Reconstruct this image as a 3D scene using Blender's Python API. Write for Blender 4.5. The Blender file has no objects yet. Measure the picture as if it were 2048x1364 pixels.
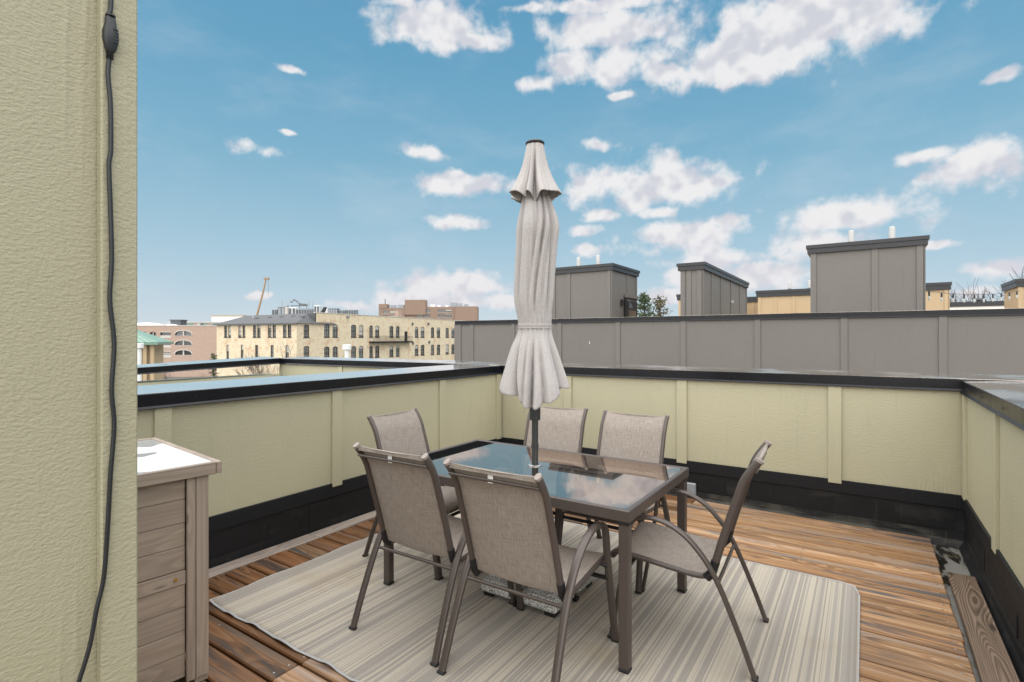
import bpy, bmesh, math, random
from mathutils import Vector, Matrix
random.seed(11)
R = math.radians
scene = bpy.context.scene
COL = scene.collection

# ------------------------------------------------------------------ camera
cam_data = bpy.data.cameras.new('camera')
cam_data.sensor_width = 36.0
cam_data.lens = 36.0 * 1054.7 / 2048.0
cam_data.shift_y = -0.0029
cam_data.clip_start = 0.05
cam_data.clip_end = 4000.0
camera = bpy.data.objects.new('camera', cam_data)
camera.location = (0.0, 0.0, 1.47)
camera.rotation_euler = (R(90), 0.0, R(33.71))
COL.objects.link(camera)
scene.camera = camera

# ------------------------------------------------------------------ render / exposure
scene.render.engine = 'CYCLES'
scene.view_settings.view_transform = 'Standard'
scene.view_settings.look = 'None'
scene.view_settings.gamma = 1.0
scene.view_settings.use_curve_mapping = False
scene.view_settings.exposure = 0.55
scene.cycles.max_bounces = 6
scene.cycles.diffuse_bounces = 3
scene.cycles.glossy_bounces = 3
scene.cycles.transparent_max_bounces = 8

# ------------------------------------------------------------------ sky
SUN_EL, SUN_AZ = 66.0, 172.0          # azimuth clockwise from +Y: behind the camera, a little to the right
world = bpy.data.worlds.new('World')
scene.world = world
world.use_nodes = True
NT = world.node_tree
NT.nodes.clear()


def nd(nt, kind, **kw):
    n = nt.nodes.new(kind)
    for k, v in kw.items():
        setattr(n, k, v)
    return n


def mth(nt, op, a, b=None, c=None, clamp=False):
    n = nd(nt, 'ShaderNodeMath', operation=op, use_clamp=clamp)
    for i, v in enumerate((a, b, c)):
        if v is None:
            continue
        if isinstance(v, (int, float)):
            n.inputs[i].default_value = v
        else:
            nt.links.new(v, n.inputs[i])
    return n.outputs[0]


def vmth(nt, op, a, b=None, c=None):
    n = nd(nt, 'ShaderNodeVectorMath', operation=op)
    for i, v in enumerate((a, b, c)):
        if v is None:
            continue
        if isinstance(v, tuple):
            n.inputs[i].default_value = v
        else:
            nt.links.new(v, n.inputs[i])
    return n.outputs['Value'] if op in ('LENGTH', 'DOT_PRODUCT') else n.outputs[0]


def noise(nt, vec, scale, detail=3.0, rough=0.5, dist=0.0):
    n = nd(nt, 'ShaderNodeTexNoise')
    n.inputs['Scale'].default_value = scale
    n.inputs['Detail'].default_value = detail
    n.inputs['Roughness'].default_value = rough
    n.inputs['Distortion'].default_value = dist
    if vec is not None:
        nt.links.new(vec, n.inputs['Vector'])
    return n.outputs[0]


def ramp(nt, fac, stops, interp='LINEAR'):
    n = nd(nt, 'ShaderNodeValToRGB')
    cr = n.color_ramp
    cr.interpolation = interp
    while len(cr.elements) > 1:
        cr.elements.remove(cr.elements[-1])
    for i, (p, c) in enumerate(stops):
        e = cr.elements[0] if i == 0 else cr.elements.new(p)
        e.position = p
        c = (c, c, c) if isinstance(c, (int, float)) else c
        e.color = (c[0], c[1], c[2], 1.0)
    nt.links.new(fac, n.inputs[0])
    return n.outputs[0]


def mixc(nt, fac, a, b, mode='MIX'):
    n = nd(nt, 'ShaderNodeMix', data_type='RGBA', blend_type=mode)
    for sock, v in ((n.inputs[0], fac), (n.inputs[6], a), (n.inputs[7], b)):
        if isinstance(v, (int, float)):
            sock.default_value = v
        elif isinstance(v, tuple):
            sock.default_value = (v[0], v[1], v[2], 1.0)
        else:
            nt.links.new(v, sock)
    return n.outputs[2]


def smooth(nt, v, a, b, lo=0.0, hi=1.0):
    n = nd(nt, 'ShaderNodeMapRange', interpolation_type='SMOOTHSTEP')
    nt.links.new(v, n.inputs[0])
    for i, x in enumerate((a, b, lo, hi)):
        n.inputs[i + 1].default_value = x
    return n.outputs[0]


def srgb(r, g, b):
    f = lambda c: (c / 255 / 12.92) if c <= 10 else ((c / 255 + 0.055) / 1.055) ** 2.4
    return (f(r), f(g), f(b))


# clouds: azimuth, elevation, half-width, half-height in degrees
CLOUDS = [(-5.1, 27.5, 10.03, 3.37), (-10.3, 26.2, 6.4, 2.21), (-0.7, 27.9, 4.97, 1.78), (-23.7, 29.9, 6.04, 1.45),
          (-22.9, 27.0, 6.01, 1.53), (-24.8, 31.9, 7.9, 0.7), (-17.5, 25.8, 3.5, 0.93), (-30.7, 25.5, 1.95, 0.8),
          (-41.5, 30.5, 6.11, 1.8), (-38.0, 29.3, 3.35, 0.99), (-45.7, 31.9, 3.12, 0.54), (-56.3, 25.3, 1.57, 0.41),
          (-59.9, 17.9, 2.01, 0.75), (-56.9, 19.6, 0.92, 0.27), (-43.1, 19.1, 2.22, 0.77),
          (-24.8, 19.9, 1.59, 0.71), (-39.1, 16.1, 4.19, 1.3),
          (-40.4, 12.2, 3.0, 0.82), (-19.6, 15.8, 8.13, 2.24), (-14.3, 15.2, 2.51, 1.53), (-18.0, 12.9, 2.11, 0.7),
          (-24.2, 13.0, 2.11, 0.66), (-26.1, 11.5, 1.92, 0.72), (-25.6, 9.4, 2.23, 0.79), (-15.8, 10.4, 6.13, 1.5),
          (-11.7, 11.5, 1.96, 0.73), (-1.8, 11.0, 5.49, 1.6), (-3.4, 8.9, 3.65, 1.46), (4.7, 15.3, 1.94, 0.63),
          (7.9, 13.6, 3.04, 1.61), (9.2, 19.9, 1.11, 0.46), (-11.7, 24.0, 1.21, 0.38), (8.8, 5.4, 1.54, 0.95),
          (5.4, 7.8, 1.38, 0.5), (-13.1, 7.9, 3.81, 1.4), (-9.4, 6.0, 5.41, 1.37), (-15.5, 6.5, 2.06, 1.12),
          (-17.5, 4.5, 3.0, 0.83), (-39.6, 5.6, 5.89, 1.39), (-41.5, 4.0, 6.37, 1.07), (-50.8, 3.4, 2.23, 0.78),
          (-59.5, 4.0, 1.23, 0.39), (-38.8, 6.5, 2.96, 0.75), (7.3, 3.7, 2.17, 0.74),
          (-0.3, 5.2, 3.03, 1.35), (-5.5, 3.6, 2.53, 0.95), (-35.0, 4.1, 3.25, 0.97), (-22.1, 24.1, 1.46, 0.44),
          (-31.8, 31.9, 3.25, 0.47), (-63.5, 1.2, 8.18, 0.38)]

tc = nd(NT, 'ShaderNodeTexCoord')
dirv = tc.outputs['Generated']
sx = nd(NT, 'ShaderNodeSeparateXYZ')
NT.links.new(dirv, sx.inputs[0])
az = mth(NT, 'MULTIPLY', mth(NT, 'ARCTAN2', sx.outputs[0], sx.outputs[1]), 180 / math.pi)
el = mth(NT, 'MULTIPLY', mth(NT, 'ARCSINE', sx.outputs[2]), 180 / math.pi)
cmb = nd(NT, 'ShaderNodeCombineXYZ')
NT.links.new(az, cmb.inputs[0])
NT.links.new(el, cmb.inputs[1])
ae = cmb.outputs[0]
# soft warp of the cloud coordinates
wn = nd(NT, 'ShaderNodeTexNoise')
wn.inputs['Scale'].default_value = 16.0
wn.inputs['Detail'].default_value = 4.0
NT.links.new(dirv, wn.inputs['Vector'])
warp = vmth(NT, 'MULTIPLY', vmth(NT, 'SUBTRACT', wn.outputs['Color'], (0.5, 0.5, 0.5)), (2.6, 1.5, 0.0))
aew = vmth(NT, 'ADD', ae, warp)
acc = None
low = None
for a, e, ra, rb in CLOUDS:
    p = vmth(NT, 'MULTIPLY_ADD', aew, (1 / ra, 1 / rb, 0.0), (-a / ra, -e / rb, 0.0))
    l = vmth(NT, 'LENGTH', p)
    if rb < 0.95:                      # small scraps are thinner
        l = mth(NT, 'ADD', l, 0.14 if rb > 0.6 else 0.24)
    acc = l if acc is None else mth(NT, 'MINIMUM', acc, l)
fb = noise(NT, dirv, 20.0, 6.0, 0.52)
fb2 = noise(NT, dirv, 75.0, 6.0, 0.6)
dens = mth(NT, 'ADD', mth(NT, 'SUBTRACT', 1.30, acc), mth(NT, 'MULTIPLY_ADD', fb, 2.6, -1.3))
dens = mth(NT, 'ADD', dens, mth(NT, 'MULTIPLY_ADD', fb2, 0.42, -0.21))
dens_in = smooth(NT, dens, -0.10, 0.70)
# the rest of the sky carries the same broken fair-weather cloud
gv = vmth(NT, 'MULTIPLY', dirv, (1.0, 1.0, 2.6))
g1 = noise(NT, gv, 4.2, 9.0, 0.58)
gen = smooth(NT, g1, 0.52, 0.66)
az_c = mth(NT, 'ABSOLUTE', mth(NT, 'ADD', az, 33.7))
outside = mth(NT, 'MAXIMUM', smooth(NT, az_c, 46.0, 56.0), smooth(NT, el, 33.0, 40.0))
above = smooth(NT, el, 0.0, 3.0)
gen = mth(NT, 'MULTIPLY', mth(NT, 'MULTIPLY', gen, outside), above)
cloud = mth(NT, 'MAXIMUM', mth(NT, 'MULTIPLY', dens_in, mth(NT, 'SUBTRACT', 1.0, outside)), gen)
el01 = mth(NT, 'DIVIDE', el, 90.0, clamp=True)
clear = ramp(NT, el01, [(0.0, srgb(214, 226, 236)), (0.022, srgb(204, 220, 233)), (0.045, srgb(192, 214, 228)),
                        (0.10, srgb(171, 205, 222)), (0.20, srgb(132, 185, 211)), (0.30, srgb(108, 170, 203)),
                        (0.40, srgb(93, 158, 196)), (1.0, srgb(70, 135, 182))])
nish = nd(NT, 'ShaderNodeTexSky', sky_type='NISHITA', sun_disc=False)
nish.sun_elevation = R(SUN_EL)
nish.sun_rotation = R(SUN_AZ)
nish.air_density = 1.0
nish.dust_density = 0.6
nish_s = mixc(NT, 1.0, nish.outputs[0], (0.10, 0.10, 0.10), 'MULTIPLY')
clear = mixc(NT, 0.15, clear, nish_s)
# thin veil so that the blue is not flat
veil = smooth(NT, noise(NT, gv, 5.0, 6.0, 0.6), 0.45, 0.8, 0.0, 0.16)
clear = mixc(NT, veil, clear, (0.80, 0.82, 0.86))
fbu = noise(NT, vmth(NT, 'ADD', dirv, (0.0, 0.0, 0.02)), 22.0, 2.0, 0.5)
relief = mth(NT, 'SUBTRACT', noise(NT, dirv, 22.0, 2.0, 0.5), fbu)
shade = smooth(NT, mth(NT, 'ADD', relief, mth(NT, 'MULTIPLY_ADD', fb2, 0.06, -0.03)), -0.17, 0.07)
ccol = mixc(NT, shade, srgb(214, 214, 222), srgb(243, 241, 241))
ccol = mixc(NT, smooth(NT, el, 1.0, 14.0, 0.45, 0.0), ccol, srgb(226, 222, 228))
skyc = mixc(NT, mth(NT, 'MULTIPLY', cloud, 0.93), clear, ccol)
bg = nd(NT, 'ShaderNodeBackground')
bg.inputs['Strength'].default_value = 0.683
world.cycles.sampling_method = 'MANUAL'
world.cycles.sample_map_resolution = 512
NT.links.new(skyc, bg.inputs['Color'])
wo = nd(NT, 'ShaderNodeOutputWorld')
NT.links.new(bg.outputs[0], wo.inputs[0])

# ------------------------------------------------------------------ sun (veiled by thin cloud: very soft)
sun_data = bpy.data.lights.new('sun', 'SUN')
sun_data.energy = 5.0
sun_data.angle = R(140)
sun_data.color = (1.0, 0.94, 0.87)
sun = bpy.data.objects.new('sun', sun_data)
COL.objects.link(sun)
sd = Vector((math.sin(R(SUN_AZ)) * math.cos(R(SUN_EL)), math.cos(R(SUN_AZ)) * math.cos(R(SUN_EL)), math.sin(R(SUN_EL))))
sun.rotation_euler = sd.to_track_quat('Z', 'Y').to_euler()
sun.location = (0, -5, 30)


# ================================================================== materials
def material(name):
    m = bpy.data.materials.new(name)
    m.use_nodes = True
    nt = m.node_tree
    nt.nodes.clear()
    out = nd(nt, 'ShaderNodeOutputMaterial')
    b = nd(nt, 'ShaderNodeBsdfPrincipled')
    nt.links.new(b.outputs[0], out.inputs[0])
    return m, nt, b


def setp(nt, b, **kw):
    names = {'base': 'Base Color', 'rough': 'Roughness', 'metal': 'Metallic', 'spec': 'Specular IOR Level',
             'coat': 'Coat Weight', 'coat_rough': 'Coat Roughness', 'normal': 'Normal', 'ior': 'IOR', 'alpha': 'Alpha'}
    for k, v in kw.items():
        s = b.inputs[names[k]]
        if isinstance(v, tuple):
            s.default_value = (v[0], v[1], v[2], 1.0)
        elif isinstance(v, (int, float)):
            s.default_value = v
        else:
            nt.links.new(v, s)


def bump(nt, h, strength, dist, normal=None):
    n = nd(nt, 'ShaderNodeBump')
    n.inputs['Strength'].default_value = strength
    n.inputs['Distance'].default_value = dist
    nt.links.new(h, n.inputs['Height'])
    if normal is not None:
        nt.links.new(normal, n.inputs['Normal'])
    return n.outputs[0]


def ocoord(nt, rnd=True, scale=(1, 1, 1)):
    t = nd(nt, 'ShaderNodeTexCoord')
    v = t.outputs['Object']
    if rnd:
        oi = nd(nt, 'ShaderNodeObjectInfo')
        k = mth(nt, 'MULTIPLY', oi.outputs['Random'], 37.0)
        c = nd(nt, 'ShaderNodeCombineXYZ')
        for i in range(3):
            nt.links.new(k, c.inputs[i])
        v = vmth(nt, 'ADD', v, c.outputs[0])
    if scale != (1, 1, 1):
        v = vmth(nt, 'MULTIPLY', v, scale)
    return v


def flat(name, base, rough=0.5, metal=0.0, var=0.12, scale=6.0, bumpd=0.0, bscale=60.0, coat=0.0, spec=0.5):
    m, nt, b = material(name)
    v = ocoord(nt)
    n = noise(nt, v, scale, 5.0, 0.6)
    c = mixc(nt, n, tuple(x * (1 - var) for x in base), tuple(min(1, x * (1 + var)) for x in base))
    rr = mth(nt, 'MULTIPLY_ADD', noise(nt, v, scale * 3, 3.0), 0.2, rough - 0.1)
    setp(nt, b, base=c, rough=rr, metal=metal, coat=coat, spec=spec)
    if bumpd > 0:
        setp(nt, b, normal=bump(nt, noise(nt, v, bscale, 4.0), 1.0, bumpd))
    return m


def siding(name, base, k=1.0, dirt=0.10, spec=0.35, rf=(46.0, 125.0), rw=0.8, pw=0.35):
    """wood-grain embossed panel: x runs along the wall, z up"""
    m, nt, b = material(name)
    v = ocoord(nt)
    warpn = nd(nt, 'ShaderNodeTexNoise')
    warpn.inputs['Scale'].default_value = 2.0
    nt.links.new(v, warpn.inputs['Vector'])
    vw = vmth(nt, 'ADD', v, vmth(nt, 'MULTIPLY', vmth(nt, 'SUBTRACT', warpn.outputs['Color'], (0.5, 0.5, 0.5)), (0.10, 0.0, 0.10)))
    ripple = noise(nt, vmth(nt, 'MULTIPLY', vw, (rf[0], rf[0], rf[1])), 1.0, 3.0, 0.55)
    cath = nd(nt, 'ShaderNodeTexWave', wave_type='BANDS', bands_direction='X', wave_profile='SIN')
    cath.inputs['Scale'].default_value = 3.4
    cath.inputs['Distortion'].default_value = 9.0
    cath.inputs['Detail'].default_value = 2.5
    cath.inputs['Detail Scale'].default_value = 0.9
    nt.links.new(vmth(nt, 'MULTIPLY', v, (3.4, 3.4, 0.55)), cath.inputs['Vector'])
    zone = smooth(nt, noise(nt, vmth(nt, 'MULTIPLY', v, (5.0, 5.0, 0.8)), 1.0, 2.0), 0.50, 0.62)
    cathm = mth(nt, 'MULTIPLY', mth(nt, 'POWER', cath.outputs['Fac'], 3.0), zone)
    h = mth(nt, 'ADD', mth(nt, 'MULTIPLY', ripple, rw), mth(nt, 'MULTIPLY', cathm, 0.30))
    h = mth(nt, 'ADD', h, mth(nt, 'MULTIPLY', noise(nt, vmth(nt, 'MULTIPLY', vw, (1.0, 1.0, 1.35)), 135.0, 2.0), pw))
    big = noise(nt, vmth(nt, 'MULTIPLY', v, (1.3, 1.3, 0.7)), 1.0, 4.0, 0.6)
    c = mixc(nt, big, tuple(x * (1 - dirt) for x in base), tuple(x * (1 + dirt * 0.6) for x in base))
    # faint rain marks
    mark = smooth(nt, noise(nt, vmth(nt, 'MULTIPLY', v, (22.0, 22.0, 1.6)), 1.0, 4.0, 0.6), 0.56, 0.80)
    c = mixc(nt, mth(nt, 'MULTIPLY', mark, 0.26), c, tuple(x * 0.66 for x in base))
    setp(nt, b, base=c, rough=0.55, spec=spec, normal=bump(nt, h, 0.75, 0.0042 * k))
    return m


def wood(name, c_dark, c_mid, c_light, axis='x', mildew=0.0, rough=0.55, rings_n=7.0, ring_w=0.25, knots=0.7, gs=1.0, edge=None, span=(0.30, 0.52, 0.74)):
    """plank: grain runs along local x; axis 'y' / 'z' for upright boards whose face looks along x"""
    m, nt, b = material(name)
    v = ocoord(nt)
    if axis != 'x':
        sp = nd(nt, 'ShaderNodeSeparateXYZ')
        nt.links.new(v, sp.inputs[0])
        cb = nd(nt, 'ShaderNodeCombineXYZ')
        order = (1, 2, 0) if axis == 'y' else (2, 1, 0)
        for i, k in enumerate(order):
            nt.links.new(sp.outputs[k], cb.inputs[i])
        v = cb.outputs[0]
    # knots, few and small
    vor = nd(nt, 'ShaderNodeTexVoronoi', voronoi_dimensions='2D')
    vor.inputs['Scale'].default_value = 1.0
    nt.links.new(vmth(nt, 'MULTIPLY', v, (1.7 * gs, 6.5 * gs, 1.0)), vor.inputs['Vector'])
    kd = vor.outputs['Distance']
    knot = smooth(nt, kd, 0.075, 0.02)
    bend = smooth(nt, kd, 0.40, 0.0)
    # growth rings as contour lines of a stretched field: cathedral arches
    fld = noise(nt, vmth(nt, 'MULTIPLY', v, (0.34 * gs, 6.5 * gs, 2.0)), 1.0, 1.5, 0.45)
    fld = mth(nt, 'ADD', fld, mth(nt, 'MULTIPLY', bend, 0.12))
    rings = mth(nt, 'FRACT', mth(nt, 'MULTIPLY', fld, rings_n * 2.2))
    rings = mth(nt, 'MULTIPLY', smooth(nt, rings, 0.0, 0.75), smooth(nt, rings, 1.0, 0.86))
    fine = noise(nt, vmth(nt, 'MULTIPLY', v, (3.0, 170.0, 60.0)), 1.0, 3.0, 0.6)
    mid = noise(nt, vmth(nt, 'MULTIPLY', v, (0.9, 24.0, 9.0)), 1.0, 4.0, 0.6, 0.3)
    broad = noise(nt, vmth(nt, 'MULTIPLY', v, (0.5, 6.0, 3.0)), 1.0, 2.0, 0.5)
    g = mth(nt, 'ADD', mth(nt, 'MULTIPLY', mth(nt, 'SUBTRACT', rings, 0.5), -ring_w), mth(nt, 'MULTIPLY', fine, 0.28))
    g = mth(nt, 'ADD', g, mth(nt, 'ADD', mth(nt, 'MULTIPLY', mid, 0.42), mth(nt, 'MULTIPLY', broad, 0.34)))
    c = ramp(nt, g, [(span[0], c_dark), (span[1], c_mid), (span[2], c_light)])
    c = mixc(nt, mth(nt, 'MULTIPLY', knot, knots), c, tuple(x * 0.22 for x in c_mid))
    if mildew > 0:
        st = noise(nt, vmth(nt, 'MULTIPLY', v, (1.0, 13.0, 3.0)), 1.0, 5.0, 0.62, 0.5)
        patch_ = noise(nt, vmth(nt, 'MULTIPLY', v, (1.1, 2.2, 1.0)), 1.0, 3.0)
        mk = mth(nt, 'MULTIPLY', smooth(nt, st, 0.49, 0.59), smooth(nt, patch_, 0.40, 0.53))
        c = mixc(nt, mth(nt, 'MULTIPLY', mk, mildew), c, (0.075, 0.073, 0.078))
        st2 = noise(nt, vmth(nt, 'MULTIPLY', vmth(nt, 'ADD', v, (3.3, 1.7, 0.0)), (0.8, 16.0, 3.0)), 1.0, 4.0, 0.6)
        c = mixc(nt, smooth(nt, st2, 0.47, 0.66, 0.0, 0.62), c, (0.34, 0.290, 0.25))
    if edge:
        # worn board centres silver, edges keep the stain
        t2 = nd(nt, 'ShaderNodeTexCoord')
        s2 = nd(nt, 'ShaderNodeSeparateXYZ')
        nt.links.new(t2.outputs['Object'], s2.inputs[0])
        ed = mth(nt, 'ADD', mth(nt, 'ABSOLUTE', s2.outputs[1]), mth(nt, 'MULTIPLY_ADD', broad, 0.03, -0.015))
        c = mixc(nt, smooth(nt, ed, 0.047, 0.064, 0.0, 0.75), c, edge)
    oi = nd(nt, 'ShaderNodeObjectInfo')
    c = mixc(nt, 1.0, c, oi.outputs['Color'], 'MULTIPLY')
    rr = mth(nt, 'MULTIPLY_ADD', mid, 0.25, rough - 0.12)
    setp(nt, b, base=c, rough=rr, spec=0.35,
         normal=bump(nt, mth(nt, 'ADD', mth(nt, 'MULTIPLY', fine, 0.6), mth(nt, 'MULTIPLY', rings, -0.4 * ring_w * 2)), 0.6, 0.0014))
    return m


M = {}
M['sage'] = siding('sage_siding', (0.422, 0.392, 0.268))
M['sage_shaded'] = siding('sage_siding_shaded', (0.360, 0.335, 0.230), 0.75, 0.07, 0.35, (60.0, 170.0), 0.55, 0.75)  # finer grained sage, darkened so the bulkhead's shading sits in the colour
M['grey_siding'] = siding('grey_siding', (0.165, 0.150, 0.136), 1.0, 0.09)
M['tan_siding'] = flat('tan_siding', (0.47, 0.34, 0.20), 0.6, var=0.06, scale=2)
M['trim_black'] = siding('black_trim', (0.0125, 0.0125, 0.014), 1.0, 0.1, 0.2)
M['coping'] = flat('dark_metal_coping', (0.0058, 0.0056, 0.0080), 0.30, 0.0, 0.25, 3.0, spec=0.32)


def sky_sheen_top():
    # pale metal colour stands in for bright sky sheen on the dark coping
    m, nt, b = material('sky_sheen_coping_top')
    v = ocoord(nt)
    n = noise(nt, v, 2.2, 4.0, 0.6)
    setp(nt, b, base=(0.97, 0.86, 0.77), metal=0.97, rough=smooth(nt, n, 0.45, 0.6, 0.10, 0.24), coat=0.6, coat_rough=0.06)
    return m


M['sky_sheen_top'] = sky_sheen_top()
M['membrane'] = flat('black_roof_membrane', (0.0085, 0.0085, 0.0092), 0.6, spec=0.28, var=0.45, scale=5, bumpd=0.003, bscale=14)
def membrane_mat(name, base, dirt, lo, hi, amt):
    m, nt, b = material(name)
    v = ocoord(nt)
    n = noise(nt, v, 5.0, 5.0, 0.6)
    c = mixc(nt, n, tuple(x * 0.6 for x in base), tuple(x * 1.4 for x in base))
    sm_n = noise(nt, vmth(nt, 'MULTIPLY', v, (2.2, 2.2, 6.0)), 1.0, 6.0, 0.66, 0.4)
    c = mixc(nt, smooth(nt, sm_n, lo, hi, 0.0, amt), c, dirt)
    drip = noise(nt, vmth(nt, 'MULTIPLY', v, (30.0, 30.0, 2.0)), 1.0, 4.0, 0.6)
    c = mixc(nt, smooth(nt, drip, 0.58, 0.75, 0.0, 0.5), c, dirt)
    setp(nt, b, base=c, rough=0.6, spec=0.28, normal=bump(nt, noise(nt, v, 14.0, 4.0), 1.0, 0.003))
    return m


M['membrane'] = membrane_mat('black_roof_membrane', (0.0080, 0.0080, 0.0088), (0.030, 0.029, 0.028), 0.50, 0.70, 0.6)
M['dirty_membrane'] = membrane_mat('silted_membrane', (0.014, 0.014, 0.014), (0.075, 0.070, 0.056), 0.46, 0.64, 0.8)
M['frame'] = flat('brown_powder_coat', (0.088, 0.070, 0.062), 0.36, 0.25, 0.10, 30)
M['frame_dark'] = flat('black_plastic', (0.010, 0.010, 0.011), 0.45)
M['end_cap'] = flat('beige_end_cap', (0.27, 0.225, 0.20), 0.5)
M['white_tag'] = flat('white_tag', (0.75, 0.75, 0.72), 0.7)
M['pole'] = flat('charcoal_pole', (0.040, 0.044, 0.044), 0.38, 0.3)
M['brass'] = flat('brass_screw', (0.55, 0.40, 0.12), 0.3, 1.0)
M['steel'] = flat('steel', (0.45, 0.45, 0.46), 0.35, 0.9)
M['white_pvc'] = flat('white_pvc', (0.47, 0.47, 0.46), 0.5)
M['rubber'] = flat('black_cable_rubber', (0.016, 0.017, 0.019), 0.42)
M['deck'] = wood('cedar_deck', (0.125, 0.062, 0.028), (0.350, 0.192, 0.088), (0.52, 0.350, 0.21), 'x', 0.9, 0.55, 7.0, 0.17, 0.9, 1.0, (0.255, 0.130, 0.052), (0.30, 0.52, 0.76))
M['curb_wood'] = wood('weathered_plank', (0.15, 0.118, 0.098), (0.29, 0.235, 0.195), (0.44, 0.38, 0.33), 'x', 0.35, 0.6, 6.0, 0.18)
M['grain_board'] = wood('loose_board', (0.075, 0.050, 0.034), (0.175, 0.120, 0.083), (0.28, 0.205, 0.15), 'x', 0.0, 0.55, 20.0, 0.26, 0.95, 0.62)
M['box_wood'] = wood('grey_washed_pine', (0.245, 0.195, 0.156), (0.325, 0.262, 0.212), (0.39, 0.322, 0.266), 'y', 0.0, 0.6, 5.0, 0.15, 0.5, 1.3)
M['box_wood_v'] = wood('grey_washed_pine_upright', (0.245, 0.195, 0.156), (0.325, 0.262, 0.212), (0.39, 0.322, 0.266), 'z', 0.0, 0.6, 5.0, 0.15, 0.5, 1.3)
def lid_mat():
    m, nt, b = material('zinc_lid')
    v = ocoord(nt)
    wet_ = smooth(nt, noise(nt, v, 3.0, 2.0, 0.5), 0.57, 0.585)
    c = mixc(nt, wet_, (0.66, 0.655, 0.64), (0.40, 0.405, 0.41))
    setp(nt, b, base=c, rough=mth(nt, 'MULTIPLY_ADD', wet_, -0.3, 0.42), metal=0.15)
    return m


M['galv'] = lid_mat()
M['glass_dark'] = flat('dark_window_glass', (0.020, 0.023, 0.026), 0.12, spec=0.7)
def pane():
    m, nt, b = material('window_pane')
    oi = nd(nt, 'ShaderNodeObjectInfo')
    c = mixc(nt, mth(nt, 'POWER', oi.outputs['Random'], 2.0), (0.016, 0.018, 0.020), (0.10, 0.11, 0.12))
    setp(nt, b, base=c, rough=0.10, spec=0.8)
    return m


M['pane_glass'] = pane()
M['window_frame'] = flat('window_frame', (0.055, 0.048, 0.042), 0.6)
M['muntin'] = flat('pale_muntin', (0.42, 0.39, 0.34), 0.6)
M['slate'] = flat('slate_roof', (0.085, 0.086, 0.090), 0.7, var=0.15, scale=0.5)
M['copper_green'] = flat('green_metal_roof', (0.17, 0.28, 0.22), 0.5, var=0.15, scale=0.8)
M['white_paint'] = flat('white_paint', (0.72, 0.72, 0.70), 0.6, var=0.05)
M['concrete'] = flat('pale_concrete', (0.50, 0.47, 0.43), 0.8)
M['unit_grey'] = flat('unit_grey', (0.28, 0.30, 0.32), 0.5, 0.2)
M['unit_dark'] = flat('unit_dark', (0.09, 0.10, 0.11), 0.5)
M['crane'] = flat('crane_boom', (0.30, 0.20, 0.11), 0.5)
M['bark'] = flat('bark', (0.12, 0.092, 0.078), 0.9, var=0.3)
M['ground'] = flat('ground', (0.13, 0.12, 0.10), 0.9, var=0.3, scale=0.05)
M['asphalt'] = flat('asphalt', (0.05, 0.05, 0.052), 0.9)
M['roof_deck'] = flat('roof_membrane_floor', (0.10, 0.10, 0.10), 0.7)


def leaf_mat(name, base):
    m, nt, b = material(name)
    g = nd(nt, 'ShaderNodeNewGeometry')
    n = noise(nt, g.outputs['Position'], 1.3, 3.0)
    c = mixc(nt, n, tuple(x * 0.5 for x in base), tuple(x * 1.5 for x in base))
    setp(nt, b, base=c, rough=0.7)
    return m


M['needles'] = leaf_mat('conifer_needles', (0.055, 0.085, 0.035))
M['needles2'] = leaf_mat('rusty_conifer_needles', (0.10, 0.085, 0.035))


def brick_mat(name, c1, c2, mortar, sx_, sz_, mott):
    m, nt, b = material(name)
    v = ocoord(nt, False)
    sp = nd(nt, 'ShaderNodeSeparateXYZ')
    nt.links.new(v, sp.inputs[0])
    cb = nd(nt, 'ShaderNodeCombineXYZ')
    nt.links.new(mth(nt, 'ADD', sp.outputs[0], sp.outputs[1]), cb.inputs[0])
    nt.links.new(sp.outputs[2], cb.inputs[1])
    br = nd(nt, 'ShaderNodeTexBrick')
    br.inputs['Color1'].default_value = (*c1, 1)
    br.inputs['Color2'].default_value = (*c2, 1)
    br.inputs['Mortar'].default_value = (*mortar, 1)
    br.inputs['Scale'].default_value = 1.0
    br.inputs['Brick Width'].default_value = sx_
    br.inputs['Row Height'].default_value = sz_
    br.inputs['Mortar Size'].default_value = 0.014
    nt.links.new(cb.outputs[0], br.inputs['Vector'])
    c = br.outputs['Color']
    n1 = noise(nt, v, 0.55, 6.0, 0.7)
    c = mixc(nt, smooth(nt, n1, 0.48, 0.68, 0.0, 0.75), c, mott)
    n2 = noise(nt, v, 1.7, 5.0, 0.7)
    c = mixc(nt, smooth(nt, n2, 0.50, 0.75, 0.0, 0.5), c, tuple(min(1, x * 1.35) for x in c1))
    setp(nt, b, base=c, rough=0.85)
    return m


M['yellow_brick'] = brick_mat('cream_brick', (0.60, 0.49, 0.325), (0.70, 0.60, 0.43), (0.62, 0.55, 0.43), 0.42, 0.16, (0.50, 0.31, 0.19))
M['pink_brick'] = brick_mat('pink_brown_brick', (0.36, 0.245, 0.19), (0.42, 0.30, 0.235), (0.45, 0.36, 0.30), 0.45, 0.18, (0.40, 0.29, 0.23))
M['brown_brick'] = brick_mat('brown_brick', (0.235, 0.155, 0.115), (0.27, 0.185, 0.14), (0.30, 0.23, 0.18), 0.6, 0.25, (0.25, 0.17, 0.13))


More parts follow.
